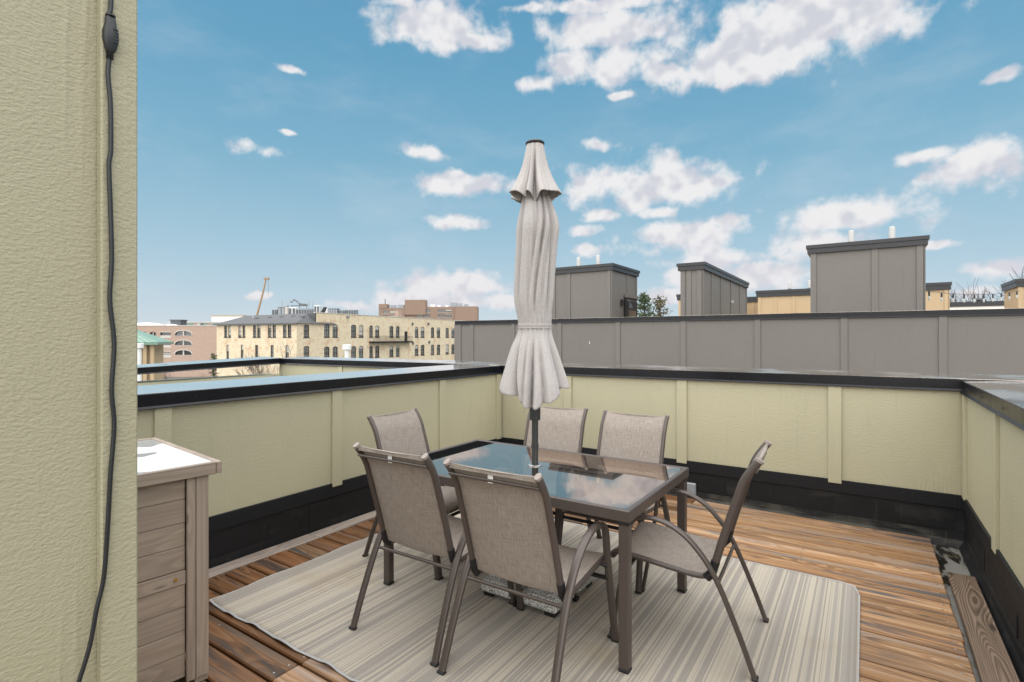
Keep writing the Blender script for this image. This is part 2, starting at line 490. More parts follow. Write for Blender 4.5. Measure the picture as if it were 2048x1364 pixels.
def glass_table():
    m = bpy.data.materials.new('smoked_table_glass')
    m.use_nodes = True
    nt = m.node_tree
    nt.nodes.clear()
    out = nd(nt, 'ShaderNodeOutputMaterial')
    tr = nd(nt, 'ShaderNodeBsdfTransparent')
    tr.inputs[0].default_value = (0.42, 0.41, 0.40, 1)
    gl = nd(nt, 'ShaderNodeBsdfGlossy')
    gl.inputs['Color'].default_value = (1.0, 0.87, 0.78, 1)
    gl.inputs['Roughness'].default_value = 0.015
    fr = nd(nt, 'ShaderNodeFresnel')
    fr.inputs['IOR'].default_value = 4.0
    v = ocoord(nt, False)
    spots = smooth(nt, noise(nt, v, 9.0, 4.0, 0.65), 0.60, 0.66)
    nt.links.new(mth(nt, 'MULTIPLY_ADD', spots, 0.05, 0.015), gl.inputs['Roughness'])
    mx = nd(nt, 'ShaderNodeMixShader')
    nt.links.new(mth(nt, 'MULTIPLY', fr.outputs[0], 1.4, clamp=True), mx.inputs[0])
    nt.links.new(tr.outputs[0], mx.inputs[1])
    nt.links.new(gl.outputs[0], mx.inputs[2])
    nt.links.new(mx.outputs[0], out.inputs[0])
    return m


M['table_glass'] = glass_table()


def sling_mat():
    m, nt, b = material('woven_sling')
    v = ocoord(nt)
    sp = nd(nt, 'ShaderNodeSeparateXYZ')
    nt.links.new(v, sp.inputs[0])
    s = mth(nt, 'SUBTRACT', sp.outputs[2], mth(nt, 'MULTIPLY', sp.outputs[1], 1.0))
    cb = nd(nt, 'ShaderNodeCombineXYZ')
    nt.links.new(sp.outputs[0], cb.inputs[0])
    nt.links.new(s, cb.inputs[1])
    u = cb.outputs[0]
    a = noise(nt, vmth(nt, 'MULTIPLY', u, (380.0, 14.0, 1.0)), 1.0, 2.0, 0.6)
    h = noise(nt, vmth(nt, 'MULTIPLY', u, (14.0, 380.0, 1.0)), 1.0, 2.0, 0.6)
    g = mth(nt, 'ADD', mth(nt, 'MULTIPLY', a, 0.55), mth(nt, 'MULTIPLY', h, 0.45))
    c = ramp(nt, g, [(0.32, (0.165, 0.136, 0.116)), (0.50, (0.282, 0.240, 0.206)), (0.68, (0.40, 0.352, 0.312))])
    setp(nt, b, base=c, rough=0.75, spec=0.25, normal=bump(nt, g, 0.5, 0.0012))
    return m


M['sling'] = sling_mat()


def canvas_mat():
    m, nt, b = material('oatmeal_umbrella_cloth')
    v = ocoord(nt, False)
    a = noise(nt, vmth(nt, 'MULTIPLY', v, (520.0, 520.0, 60.0)), 1.0, 1.0)
    h = noise(nt, vmth(nt, 'MULTIPLY', v, (45.0, 45.0, 620.0)), 1.0, 1.0)
    g = mth(nt, 'ADD', mth(nt, 'MULTIPLY', a, 0.5), mth(nt, 'MULTIPLY', h, 0.5))
    c = ramp(nt, g, [(0.34, (0.360, 0.333, 0.320)), (0.66, (0.455, 0.427, 0.415))])
    setp(nt, b, base=c, rough=0.9, spec=0.15, normal=bump(nt, g, 0.4, 0.001))
    return m


M['canvas'] = canvas_mat()


def granite_mat():
    m, nt, b = material('speckled_granite')
    v = ocoord(nt)
    n = noise(nt, v, 120.0, 3.0, 0.6)
    n2 = noise(nt, v, 55.0, 2.0, 0.6)
    c = ramp(nt, n, [(0.36, (0.03, 0.03, 0.03)), (0.42, (0.30, 0.30, 0.29)), (0.50, (0.52, 0.515, 0.50)), (0.62, (0.78, 0.77, 0.74))])
    c = mixc(nt, smooth(nt, n2, 0.58, 0.64, 0, 0.7), c, (0.06, 0.06, 0.06))
    setp(nt, b, base=c, rough=0.7)
    return m


M['granite'] = granite_mat()


def rug_mat():
    m, nt, b = material('striped_rug')
    t = nd(nt, 'ShaderNodeTexCoord')
    sp = nd(nt, 'ShaderNodeSeparateXYZ')
    nt.links.new(t.outputs['Object'], sp.inputs[0])
    X = sp.outputs[0]

    def cells(w, seed):
        wn = nd(nt, 'ShaderNodeTexWhiteNoise', noise_dimensions='1D')
        nt.links.new(mth(nt, 'ADD', mth(nt, 'FLOOR', mth(nt, 'DIVIDE', X, w)), seed), wn.inputs['W'])
        return wn.outputs['Value']
    fine = cells(0.0070, 3.3)
    mid_ = cells(0.0175, 17.7)
    band = mth(nt, 'SINE', mth(nt, 'MULTIPLY', X, 2 * math.pi / 0.29))
    val = mth(nt, 'ADD', mth(nt, 'MULTIPLY', fine, 0.50), mth(nt, 'MULTIPLY', mid_, 0.42))
    val = mth(nt, 'ADD', val, mth(nt, 'MULTIPLY', band, 0.13))
    stripe = ramp(nt, val, [(0.0, (0.275, 0.248, 0.220)), (0.34, (0.315, 0.288, 0.258)), (0.47, (0.445, 0.394, 0.322)), (0.72, (0.39, 0.348, 0.292))], 'CONSTANT')
    v = t.outputs['Object']
    wv = noise(nt, vmth(nt, 'MULTIPLY', v, (420.0, 90.0, 1.0)), 1.0, 2.0)
    c = mixc(nt, smooth(nt, wv, 0.35, 0.65, 0.0, 0.25), stripe, (0.27, 0.245, 0.215))
    ch = nd(nt, 'ShaderNodeTexChecker')
    ch.inputs['Scale'].default_value = 170.0
    nt.links.new(v, ch.inputs['Vector'])
    c = mixc(nt, mth(nt, 'MULTIPLY', ch.outputs['Fac'], 0.12), c, (0.20, 0.18, 0.15))
    # mustard water stain and general soiling
    st = noise(nt, v, 1.6, 5.0, 0.62)
    c = mixc(nt, smooth(nt, st, 0.52, 0.72, 0.0, 0.34), c, (0.27, 0.205, 0.105))
    st2 = noise(nt, v, 14.0, 5.0, 0.7)
    c = mixc(nt, smooth(nt, st2, 0.60, 0.75, 0.0, 0.3), c, (0.20, 0.17, 0.13))
    setp(nt, b, base=c, rough=0.92, spec=0.1, normal=bump(nt, mth(nt, 'ADD', wv, mth(nt, 'MULTIPLY', fine, 0.4)), 0.6, 0.0015))
    return m


M['rug'] = rug_mat()
M['rug_edge'] = flat('rug_binding', (0.36, 0.36, 0.365), 0.9, var=0.15, scale=40)


def wet_floor_mat():
    m, nt, b = material('wet_roof_membrane')
    g = nd(nt, 'ShaderNodeNewGeometry')
    v = g.outputs['Position']
    n = noise(nt, vmth(nt, 'MULTIPLY', v, (5.0, 2.2, 1.0)), 1.0, 6.0, 0.6, 0.5)
    dry_sheen = smooth(nt, n, 0.44, 0.49)
    c = mixc(nt, dry_sheen, (0.020, 0.018, 0.014), (0.20, 0.19, 0.172))  # dry membrane, made paler: sky shine of puddles put into the colour
    moss = smooth(nt, noise(nt, v, 9.0, 5.0, 0.65), 0.52, 0.66)
    c = mixc(nt, mth(nt, 'MULTIPLY', moss, 0.6), c, (0.11, 0.098, 0.05))
    setp(nt, b, base=c, rough=mth(nt, 'MULTIPLY_ADD', dry_sheen, 0.5, 0.07), spec=0.6,
         normal=bump(nt, mth(nt, 'MULTIPLY', noise(nt, v, 30.0, 4.0), dry_sheen), 0.5, 0.004))
    return m


M['wet_floor'] = wet_floor_mat()


# ================================================================== mesh helpers
class MB:
    def __init__(self):
        self.v = []
        self.f = []

    def add(self, verts, faces):
        o = len(self.v)
        self.v += [tuple(p) for p in verts]
        self.f += [tuple(i + o for i in f) for f in faces]
        return self

    def box(self, x0, y0, z0, x1, y1, z1):
        vs = [(x, y, z) for z in (z0, z1) for y in (y0, y1) for x in (x0, x1)]
        return self.add(vs, [(0, 2, 3, 1), (4, 5, 7, 6), (0, 1, 5, 4), (2, 6, 7, 3), (0, 4, 6, 2), (1, 3, 7, 5)])

    def bevel_box(self, x0, y0, z0, x1, y1, z1, b):
        """box whose top and side edges are chamfered"""
        bm = bmesh.new()
        bmesh.ops.create_cube(bm, size=1.0)
        for p in bm.verts:
            p.co = Vector((x0 if p.co.x < 0 else x1, y0 if p.co.y < 0 else y1, z0 if p.co.z < 0 else z1))
        bmesh.ops.bevel(bm, geom=list(bm.edges), offset=b, segments=1, affect='EDGES')
        bm.verts.index_update()
        vs = [tuple(p.co) for p in bm.verts]
        fs = [tuple(p.index for p in f.verts) for f in bm.faces]
        bm.free()
        return self.add(vs, fs)

    def prism(self, poly, a, b, axis='x'):
        """closed polygon swept from a to b; poly in the two other axes"""
        n = len(poly)
        def P(t, q):
            return {'x': (t, q[0], q[1]), 'y': (q[0], t, q[1]), 'z': (q[0], q[1], t)}[axis]
        vs = [P(a, q) for q in poly] + [P(b, q) for q in poly]
        fs = [tuple(range(n - 1, -1, -1)), tuple(range(n, 2 * n))]
        fs += [(i, (i + 1) % n, n + (i + 1) % n, n + i) for i in range(n)]
        return self.add(vs, fs)

    def tube(self, pts, rx, ry=None, seg=10, side=None, caps=True, power=1.0, taper=None):
        """sweep an oval; rx along 'side' axis, ry along the normal"""
        ry = rx if ry is None else ry
        pts = [Vector(p) for p in pts]
        rings = []
        for i, p in enumerate(pts):
            t = (pts[min(i + 1, len(pts) - 1)] - pts[max(i - 1, 0)])
            t.normalize()
            s = Vector(side) if side else (Vector((0, 0, 1)).cross(t) if abs(t.z) < 0.95 else Vector((1, 0, 0)))
            s = (s - t * s.dot(t)).normalized()
            nn = t.cross(s)
            k = 1.0 if taper is None else taper[0] + (taper[1] - taper[0]) * i / max(1, len(pts) - 1)
            ring = []
            for j in range(seg):
                a = 2 * math.pi * j / seg
                ca, sa = math.cos(a), math.sin(a)
                ca = math.copysign(abs(ca) ** power, ca)
                sa = math.copysign(abs(sa) ** power, sa)
                ring.append(p + s * (rx * k * ca) + nn * (ry * k * sa))
            rings.append(ring)
        vs = [q for r in rings for q in r]
        fs = []
        for i in range(len(rings) - 1):
            for j in range(seg):
                a = i * seg + j
                b_ = i * seg + (j + 1) % seg
                fs.append((a, b_, b_ + seg, a + seg))
        if caps:
            fs.append(tuple(range(seg - 1, -1, -1)))
            o = (len(rings) - 1) * seg
            fs.append(tuple(o + j for j in range(seg)))
        return self.add(vs, fs)

    def lathe(self, prof, seg=24, c=(0, 0)):
        vs = []
        for r, z in prof:
            for j in range(seg):
                a = 2 * math.pi * j / seg
                vs.append((c[0] + r * math.cos(a), c[1] + r * math.sin(a), z))
        fs = []
        for i in range(len(prof) - 1):
            for j in range(seg):
                a = i * seg + j
                b_ = i * seg + (j + 1) % seg
                fs.append((a, b_, b_ + seg, a + seg))
        fs.append(tuple(range(seg - 1, -1, -1)))
        o = (len(prof) - 1) * seg
        fs.append(tuple(o + j for j in range(seg)))
        return self.add(vs, fs)

    def build(self, name, mat, parent=None, smooth_angle=None, loc=None, color=None):
        me = bpy.data.meshes.new(name)
        me.from_pydata(self.v, [], self.f)
        me.update()
        bm = bmesh.new()
        bm.from_mesh(me)
        bmesh.ops.recalc_face_normals(bm, faces=bm.faces)
        bm.to_mesh(me)
        bm.free()
        me.materials.append(mat)
        if smooth_angle:
            for p in me.polygons:
                p.use_smooth = True
            me.set_sharp_from_angle(angle=R(smooth_angle))
        o = bpy.data.objects.new(name, me)
        COL.objects.link(o)
        if parent is not None:
            o.parent = parent
        if loc:
            o.location = loc
        if color:
            o.color = (color[0], color[1], color[2], 1.0)
        return o


def tag(o, label=None, cat=None, group=None, kind=None):
    if label:
        o['label'] = label
    if cat:
        o['category'] = cat
    if group:
        o['group'] = group
    if kind:
        o['kind'] = kind
    return o


def empty(name, loc=(0, 0, 0), rz=0.0, label=None, cat=None, group=None):
    o = bpy.data.objects.new(name, None)
    o.empty_display_size = 0.2
    o.location = loc
    o.rotation_euler = (0, 0, rz)
    COL.objects.link(o)
    return tag(o, label, cat, group)


def copy_tree(o, parent=None):
    c = o.copy()
    COL.objects.link(c)
    if parent is not None:
        c.parent = parent
    for ch in [q for q in bpy.data.objects if q.parent == o]:
        copy_tree(ch, c)
    return c


def spline(ctrl, n=6):
    """Catmull-Rom through control points"""
    P = [Vector(p) for p in ctrl]
    P = [P[0] * 2 - P[1]] + P + [P[-1] * 2 - P[-2]]
    out = []
    for i in range(1, len(P) - 2):
        for k in range(n):
            t = k / n
            a, b, c, d = P[i - 1], P[i], P[i + 1], P[i + 2]
            out.append(0.5 * ((2 * b) + (c - a) * t + (2 * a - 5 * b + 4 * c - d) * t * t + (3 * b - a - 3 * c + d) * t ** 3))
    out.append(P[-2])
    return out


# site frame for the far city: e to the right, n away along the terrace's diagonal view
CS, SN = math.cos(R(33.71)), math.sin(R(33.71))


def site(e, n, z=0.0):
    return Vector((CS * e - SN * n, SN * e + CS * n, z))

# ================================================================== the setting
GZ = -11.0
tag(MB().box(-1500, -1500, GZ - 0.5, 1500, 1500, GZ).build('ground', M['ground']), kind='structure')
tag(MB().box(-60, 5.6, GZ, 60, 9.3, GZ + 0.02).build('road', M['asphalt']), kind='structure')
tag(MB().box(-7.9, -3.0, -0.30, 1.02, 5.0, -0.055).build('roof_floor', M['wet_floor']), kind='structure')

CAP_H = 0.072


def cap_mesh(u0, u1, z0, z1, out=0.0, T=0.41):
    """folded metal coping from u0 to u1 with a kicked-out drip edge; z = top of the inner edge"""
    prof = [(T + 0.03, -0.075), (T + 0.03, 0.012), (T + 0.028, 0.014), (-0.028 - out, 0.0), (-0.030 - out, -0.003), (-0.030 - out, -CAP_H),
            (-0.041 - out, -CAP_H - 0.013), (-0.041 - out, -CAP_H - 0.016), (-0.027 - out, -CAP_H - 0.004), (-0.004, -CAP_H - 0.004), (-0.004, -0.05), (T + 0.004, -0.05), (T + 0.004, -0.075)]
    mb = MB()
    n = len(prof)
    vs = [(u0, y, z0 + z) for y, z in prof] + [(u1, y, z1 + z) for y, z in prof]
    fs = [tuple(range(n)), tuple(range(2 * n - 1, n - 1, -1))] + [(i, n + i, n + (i + 1) % n, (i + 1) % n) for i in range(n)]
    return mb.add(vs, fs)


def parapet(name, loc, rz, L, zt0, zt1, battens, caps, label, mat, group=None, zb=-0.055, sb=0.322, bb=0.226, base=True, T=0.41,
            corner=(False, False), screws=True, bw=0.093, back=True, cap_from=0.0, cap_to=None, cat='wall', flash='membrane'):
    w = empty(name, loc, rz, label, cat, group)
    MB().box(0, 0.002, zb, L, T, min(zt0, zt1) - 0.055).build('wall_core', mat, w)
    top = min(zt0, zt1) - 0.058
    edges = [0.0] + [b for b in battens] + [L]
    for i in range(len(edges) - 1):
        MB().box(edges[i] + (0.001 if i else 0), -0.010, sb if base else zb, edges[i + 1] - 0.001, 0.0018, top).build('siding_panel', mat, w)
    for b in battens:
        MB().bevel_box(b - bw / 2, -0.029, (sb - 0.022) if base else zb, b + bw / 2, -0.0085, top - 0.002, 0.0025).build('batten', mat, w)
    if corner[0]:
        MB().bevel_box(0.0, -0.029, sb - 0.004, 0.09, -0.0085, top - 0.002, 0.0025).build('batten', mat, w)
    if corner[1]:
        MB().bevel_box(L - 0.09, -0.029, sb - 0.004, L, -0.0085, top - 0.002, 0.0025).build('batten', mat, w)
    if base:
        MB().bevel_box(0, -0.024, bb, L, 0.001, sb + 0.006, 0.003).build('base_trim', M['trim_black'], w)
        MB().box(0, -0.0125, zb, L, 0.0012, bb + 0.01).build('membrane_upstand', M['membrane'], w)
        MB().prism([(0.0, zb), (-0.048, zb + 0.002), (-0.044, zb + 0.010), (-0.0195, 0.000), (-0.0175, 0.050), (0.0, 0.052)], 0, L).build('membrane_flashing', M[flash], w)
    cuts = [cap_from] + list(caps) + [L if cap_to is None else cap_to]
    zf = lambda u: zt0 + (zt1 - zt0) * u / L
    for i in range(len(cuts) - 1):
        a, b = cuts[i], cuts[i + 1]
        c = cap_mesh(a - (0.03 if i else 0.0), b, zf(a) + 0.0015 * (i % 2), zf(b) + 0.0015 * (i % 2), 0.0025 * (i % 2), T).build('coping', M['coping'], w)
        pr = [(T + 0.026, 0.0148), (-0.0265, 0.0011), (-0.0265, 0.0021), (T + 0.026, 0.0158)]
        za, zb_ = zf(a) + 0.0015 * (i % 2), zf(b) + 0.0015 * (i % 2)
        MB().add([(a - (0.028 if i else 0.0), y, za + z) for y, z in pr] + [(b - 0.002, y, zb_ + z) for y, z in pr],
                 [(0, 1, 2, 3), (7, 6, 5, 4), (0, 4, 5, 1), (1, 5, 6, 2), (2, 6, 7, 3), (3, 7, 4, 0)]).build('sky_sheen_sheet', M['sky_sheen_top'], c)  # added pale sheet that gives the coping its sky sheen
        if screws:
            k = int((b - a) / 0.55)
            for j in range(k):
                u = a + (j + 0.45) * (b - a) / max(k, 1)
                s = MB()
                s.tube([(0, 0, 0), (0, -0.004, 0)], 0.006, seg=6)
                s.build('screw', M['frame_dark'], c, loc=(u, -0.0335, zf(u) - 0.040))
    return w


# back parapet, common to this terrace and the one beside it
back_wall = parapet('parapet_wall', (-7.85, 5.01, 0), 0.0, 8.9, 1.141, 1.174,
                    [1.52, 2.74, 3.95, 5.232, 6.432, 7.655], [2.0, 3.36, 5.25, 7.86],
                    'long sage green parapet with black coping behind the dining table', M['sage'], 'parapets around the terraces', flash='dirty_membrane')
# left parapet between the terraces
left_wall = parapet('parapet_wall', (-3.49, -2.0, 0), R(90), 6.975, 1.135, 1.150,
                    [0.98, 2.21, 3.458, 4.704, 5.962], [1.6, 4.55],
                    'sage green dividing parapet running past the wooden storage box', M['sage'], 'parapets around the terraces', corner=(False, True))
# right parapet
right_wall = parapet('parapet_wall', (0.618, 4.975, 0), R(-90), 7.0, 1.160, 1.142,
                     [1.105, 2.32, 3.54, 4.76], [3.4],
                     'sage green parapet beside the loose board and wet membrane strip', M['sage'], 'parapets around the terraces', corner=(True, False))
# far side parapet of the neighbouring terrace
nb_wall = parapet('parapet_wall', (-7.80, -2.0, 0), R(90), 6.975, 0.94, 1.146,
                  [2.25, 3.6, 4.63, 5.92], [5.40],
                  'sage green parapet closing the neighbouring empty terrace', M['sage'], 'parapets around the terraces', corner=(False, True))
# the parapets over the street
grey_wall = parapet('parapet_wall', (-7.92, 9.5, 0), 0.0, 11.4, 1.865, 1.86,
                    [0.50, 1.62, 2.76, 4.02, 5.25, 6.46, 7.67, 8.84, 10.06], [4.15, 7.98],
                    'long grey board and batten parapet across the street', M['grey_siding'], 'parapets around the terraces', zb=-3.0, base=False, corner=(False, False), T=0.3)
MB().box(-0.012, -0.03, -3.0, 0.18, -0.0105, 1.79).build('corner_board', M['grey_siding'], grey_wall)
sl = MB().box(0.0, 0.0, 0, 0.008, 0.004, 0.055).build('paint_scratch', M['white_tag'], grey_wall, loc=(3.42, -0.0135, 1.35))

# bodies of the two rows of townhouses below the terraces
t = empty('townhouse_block', (0, 0, GZ), 0, 'sage green townhouse block carrying the terraces', 'building')
MB().box(-8.25, -3.0, 0.0, 1.03, 5.40, -GZ - 0.31).build('wall', M['sage'], t)
t = empty('townhouse_block', (0, 0, GZ), 0, 'grey townhouse block below the rooftop stair boxes', 'building')
MB().box(-7.90, 9.83, 0.0, 6.0, 17.5, -GZ - 0.05).build('wall', M['grey_siding'], t)
t = empty('townhouse_block', (0, 0, GZ), 0, 'tan townhouse block of the second row behind', 'building')
MB().box(-9.0, 19.0, 0.0, 9.0, 26.0, -GZ - 0.05).build('wall', M['tan_siding'], t)


def stair_box(loc, W, D, H, mat, label, battf, batts, cap=0.15, vents=(), door=False, slope=0.0, capfold=True):
    """roof access box: front faces -y, loc = front left corner"""
    w = empty('stair_bulkhead', loc, 0, label, 'rooftop box', 'rooftop stair boxes')
    MB().box(0, 0, 0, W, D, H - 0.02).build('wall_core', mat, w)
    edges = [0] + battf + [W]
    for i in range(len(edges) - 1):
        MB().box(edges[i] + 0.001, -0.012, 0.01, edges[i + 1] - 0.001, -0.001, H - 0.05).build('siding_panel', mat, w)
    for b in battf:
        MB().box(b - 0.045, -0.030, 0.01, b + 0.045, -0.0122, H - 0.05).build('batten', mat, w)
    for b in (0.045, W - 0.045):
        MB().box(b - 0.045, -0.033, 0.01, b + 0.045, -0.0125, H - 0.05).build('corner_board', mat, w)
    ed = [0] + batts + [D]
    for i in range(len(ed) - 1):
        MB().box(W + 0.001, ed[i] + 0.001, 0.01, W + 0.012, ed[i + 1] - 0.001, H - 0.05).build('siding_panel', mat, w)
    for b in batts + [D - 0.045, 0.02]:
        MB().box(W + 0.0122, b - 0.045, 0.01, W + 0.030, b + 0.045, H - 0.05).build('batten', mat, w)
    MB().box(-0.05, -0.06, H - cap, W + 0.06, D + 0.05, H - cap * 0.42).build('fascia', M['unit_dark'] if not capfold else M['fascia'], w)
    r = MB().box(-0.07, -0.08, H - cap * 0.42 + 0.001, W + 0.08, D + 0.07, H).build('roof', M['fascia'], w)
    for x in vents:
        v = MB()
        v.lathe([(0.10, H - 0.01), (0.075, H + 0.05), (0.055, H + 0.09)], 14, (x, D * 0.45))
        v.build('vent_boot', M['unit_dark'], w, 40)
        p = MB()
        p.lathe([(0.052, H + 0.08), (0.052, H + 0.30), (0.046, H + 0.325), (0.03, H + 0.335)], 14, (x, D * 0.45))
        p.build('vent_pipe', M['white_pvc'], w, 40)
    return w


M['fascia'] = flat('dark_fascia', (0.028, 0.027, 0.030), 0.40, 0.2)
b1 = stair_box((-6.29, 11.2, -0.06), 1.52, 1.58, 3.22, M['grey_siding'],
               'grey stair box with a glazed black door, behind the umbrella', [0.45], [0.95], vents=(0.35, 0.88))
d = MB()
d.box(1.553, 0.80, 0.02, 1.575, 1.52, 2.42)
dr = d.build('door', M['frame_dark'], b1)
MB().box(1.5755, 0.90, 0.5, 1.580, 1.42, 2.20).build('door_glass', M['glass_dark'], dr)
MB().box(1.5812, 1.36, 1.2, 1.60, 1.385, 1.5).build('door_handle', M['steel'], dr)
MB().box(1.553, 0.72, 0.02, 1.584, 0.798, 2.50).build('door_frame', M['frame_dark'], b1)
MB().box(1.553, 0.72, 2.502, 1.59, 1.56, 2.58).build('door_head', M['grey_siding'], b1)
la = empty('wall_lamp', (-4.735, 11.75, 2.28), 0, 'small black wall lamp beside the glazed rooftop door', 'lamp')
MB().box(0, -0.05, -0.06, 0.02, 0.05, 0.10).build('mount_plate', M['frame_dark'], la)
MB().tube([(0.02, 0, 0.04), (0.14, 0, 0.07), (0.20, 0, 0.0)], 0.012, seg=8).build('arm', M['frame_dark'], la)
MB().lathe([(0.03, 0.0), (0.05, -0.03), (0.085, -0.12)], 14, (0.20, 0)).build('shade', M['frame_dark'], la, 40)

b2 = stair_box((-3.20, 11.2, -0.06), 0.43, 4.86, 3.09, M['grey_siding'],
               'narrow grey stair box with a long battened side, between two wider ones', [0.17], [0.75, 1.65, 2.75, 3.85])
for z in (1.95, 2.40):
    s = MB().box(0.462, 2.70, z, 0.50, 2.80, z + 0.07)
    s.build('wall_light', M['white_pvc'], b2)
b3 = stair_box((-0.82, 11.2, -0.06), 1.65, 1.58, 3.24, M['grey_siding'],
               'tall grey stair box with two white vent pipes, nearest the bare tree', [0.98], [0.8], vents=(0.62, 1.25))
for x0, x1, lab in ((-5.8, -4.2, 'tan stair box mostly hidden behind the narrow grey one'),
                    (-3.06, -1.2, 'tan stair box with small white vents, left of the tall grey one'),
                    (0.3, 2.06, 'tan stair box with a string light hooked to its wall'),
                    (3.56, 5.4, 'tan stair box at the end of the row beside the bare tree')):
    stair_box((x0, 20.0, -0.06), x1 - x0, 1.7, 3.17, M['tan_siding'], lab, [0.55, 1.1], [0.6, 1.15], cap=0.22,
              vents=(0.9, 1.5) if x0 == -3.06 else ())
b = stair_box((-3.9, 21.5, -0.06), 0.95, 1.0, 3.08, M['tan_siding'], 'small tan stair box stepping forward beside its wider neighbour', [0.45], [0.5], cap=0.2)
for x0, x1, yy, zt, lab in ((3.05, 4.9, 29.0, 3.05, 'white parapet with dark coping under the string lights'),
                            (-5.2, -4.2, 30.0, 3.00, 'white parapet with dark coping seen past the narrow grey box')):
    w = empty('parapet_wall', (x0, yy, -0.06), 0, lab, 'wall', 'parapets around the terraces')
    MB().box(0, 0, -3, x1 - x0, 0.4, zt - 0.2).build('wall_core', M['white_paint'], w)
    MB().box(-0.05, -0.05, zt - 0.199, x1 - x0 + 0.05, 0.45, zt).build('coping', M['fascia'], w)
    MB().lathe([(0.16, zt), (0.16, zt + 0.08), (0.06, zt + 0.14)], 12, (0.9 * (x1 - x0) * 0.62, 0.2)).build('roof_vent', M['fascia'], w, 40)

# the stair bulkhead of this terrace: board and batten, right beside the camera
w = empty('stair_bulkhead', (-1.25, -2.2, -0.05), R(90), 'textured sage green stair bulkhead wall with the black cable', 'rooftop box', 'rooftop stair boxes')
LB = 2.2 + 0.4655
MB().box(0, 0.002, 0.0, LB - 0.004, 1.0, 2.75).build('wall_core', M['sage_shaded'], w)
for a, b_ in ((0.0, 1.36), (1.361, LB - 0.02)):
    MB().box(a, -0.012, 0.03, b_, 0.0, 2.74).build('siding_panel', M['sage_shaded'], w)
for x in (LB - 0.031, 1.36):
    MB().bevel_box(x - 0.031, -0.034, 0.03, x + 0.031, -0.0115, 2.74, 0.003).build('batten', M['sage_shaded'], w)
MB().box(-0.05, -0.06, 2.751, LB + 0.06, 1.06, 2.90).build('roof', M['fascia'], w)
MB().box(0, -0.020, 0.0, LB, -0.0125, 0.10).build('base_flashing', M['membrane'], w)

# membrane patches along the left and back upstands
def patch(x0, x1, z0, z1, parent, y=-0.0155, r=0.018):
    pts = []
    for cx, cz, a0 in ((x1 - r, z1 - r, 0), (x0 + r, z1 - r, 90), (x0 + r, z0 + r, 180), (x1 - r, z0 + r, 270)):
        for k in range(4):
            a = R(a0 + 30 * k)
            pts.append((cx + r * math.cos(a), cz + r * math.sin(a)))
    mb = MB()
    n = len(pts)
    mb.add([(x, y, z) for x, z in pts] + [(x, -0.012, z) for x, z in pts],
           [tuple(range(n)), tuple(range(2 * n - 1, n - 1, -1))] + [(i, n + i, n + (i + 1) % n, (i + 1) % n) for i in range(n)])
    mb.build('membrane_patch', M['membrane'], parent)


patch(4.13, 4.36, 0.02, 0.175, left_wall)
patch(4.46, 5.05, 0.05, 0.215, left_wall)
patch(3.70, 4.09, 0.07, 0.21, left_wall, -0.0148)
patch(6.62, 6.80, 0.07, 0.19, back_wall)
patch(6.83, 7.02, 0.0685, 0.18, back_wall, -0.0165, 0.04)
patch(8.05, 8.40, 0.07, 0.215, back_wall)
patch(0.35, 0.75, 0.066, 0.20, right_wall)
patch(1.55, 1.58, 0.0, 0.16, right_wall, -0.018, 0.008)
# scupper: pale plate stands in for the daylight through its opening
sc = empty('roof_scupper', (-1.335, 4.975, 0.055), 0, 'scupper low on the back parapet, daylight through it as a pale plate', 'drain')
MB().bevel_box(-0.05, -0.012, -0.065, 0.05, 0.020, 0.075, 0.008).build('daylight_plate', M['unit_grey'], sc)
MB().box(-0.035, -0.0145, -0.055, 0.035, -0.0122, -0.02).build('outlet_slot', M['frame_dark'], sc)

# ================================================================== deck
deck = tag(empty('deck', (0, 0, 0)), kind='structure')
MB().box(-3.34, -1.4, -0.054, 0.40, 4.92, -0.034).build('deck_frame', M['membrane'], deck)
PITCH = 0.1452
random.seed(5)


def board(parent, name, mat, x0, x1, y0, y1, z1=0.0, th=0.032, color=(1, 1, 1), along='x', tilt=0.0):
    cx, cy = (x0 + x1) / 2, (y0 + y1) / 2
    lx, ly = (x1 - x0) / 2, (y1 - y0) / 2
    mb = MB()
    if along == 'x':
        mb.bevel_box(-lx, -ly, -th, lx, ly, 0, 0.006)
        rz = 0
    else:
        mb.bevel_box(-ly, -lx, -th, ly, lx, 0, 0.004)
        rz = R(90)
    o = mb.build(name, mat, parent, loc=(cx, cy, z1), color=color)
    o.rotation_euler = (tilt, 0, rz)
    return o


for k in range(43):
    y1 = 4.93 - PITCH * k
    y0 = y1 - PITCH + 0.013
    joint = -2.12 if 23 <= k <= 25 else (-1.9 + random.uniform(-0.1, 0.1) if k % 2 else -1.3 + random.uniform(-0.1, 0.1))
    xr = 0.405 + random.uniform(-0.006, 0.006)
    for x0, x1, side in ((-3.335, joint - 0.002, 0), (joint + 0.002, xr, 1)):
        u = random.random()
        if side == 0:
            base_t = (0.40 + 0.14 * u, 0.33 + 0.11 * u, 0.26 + 0.12 * u)
            if k in (26, 12, 9, 18):
                base_t = (0.62, 0.66, 0.70)
        else:
            w_ = random.random()
            base_t = (0.80 + 0.26 * u, 0.78 + 0.22 * u + 0.05 * w_, 0.74 + 0.20 * u + 0.14 * w_)
        board(deck, 'deck_board', M['deck'], x0, x1, y0, y1, random.uniform(-0.0015, 0.0015), color=base_t)
ds = MB()
for k in range(43):
    yc_ = 4.93 - PITCH * k - 0.066
    for xs in (-3.30, -2.75, -2.15, -1.55, -0.95, -0.35, 0.36):
        for dy_ in (-0.038, 0.038):
            ds.lathe([(0.0048, 0.0008), (0.0048, 0.0022), (0.002, 0.0026)], 6, (xs + random.uniform(-0.006, 0.006), yc_ + dy_ + random.uniform(-0.006, 0.006)))
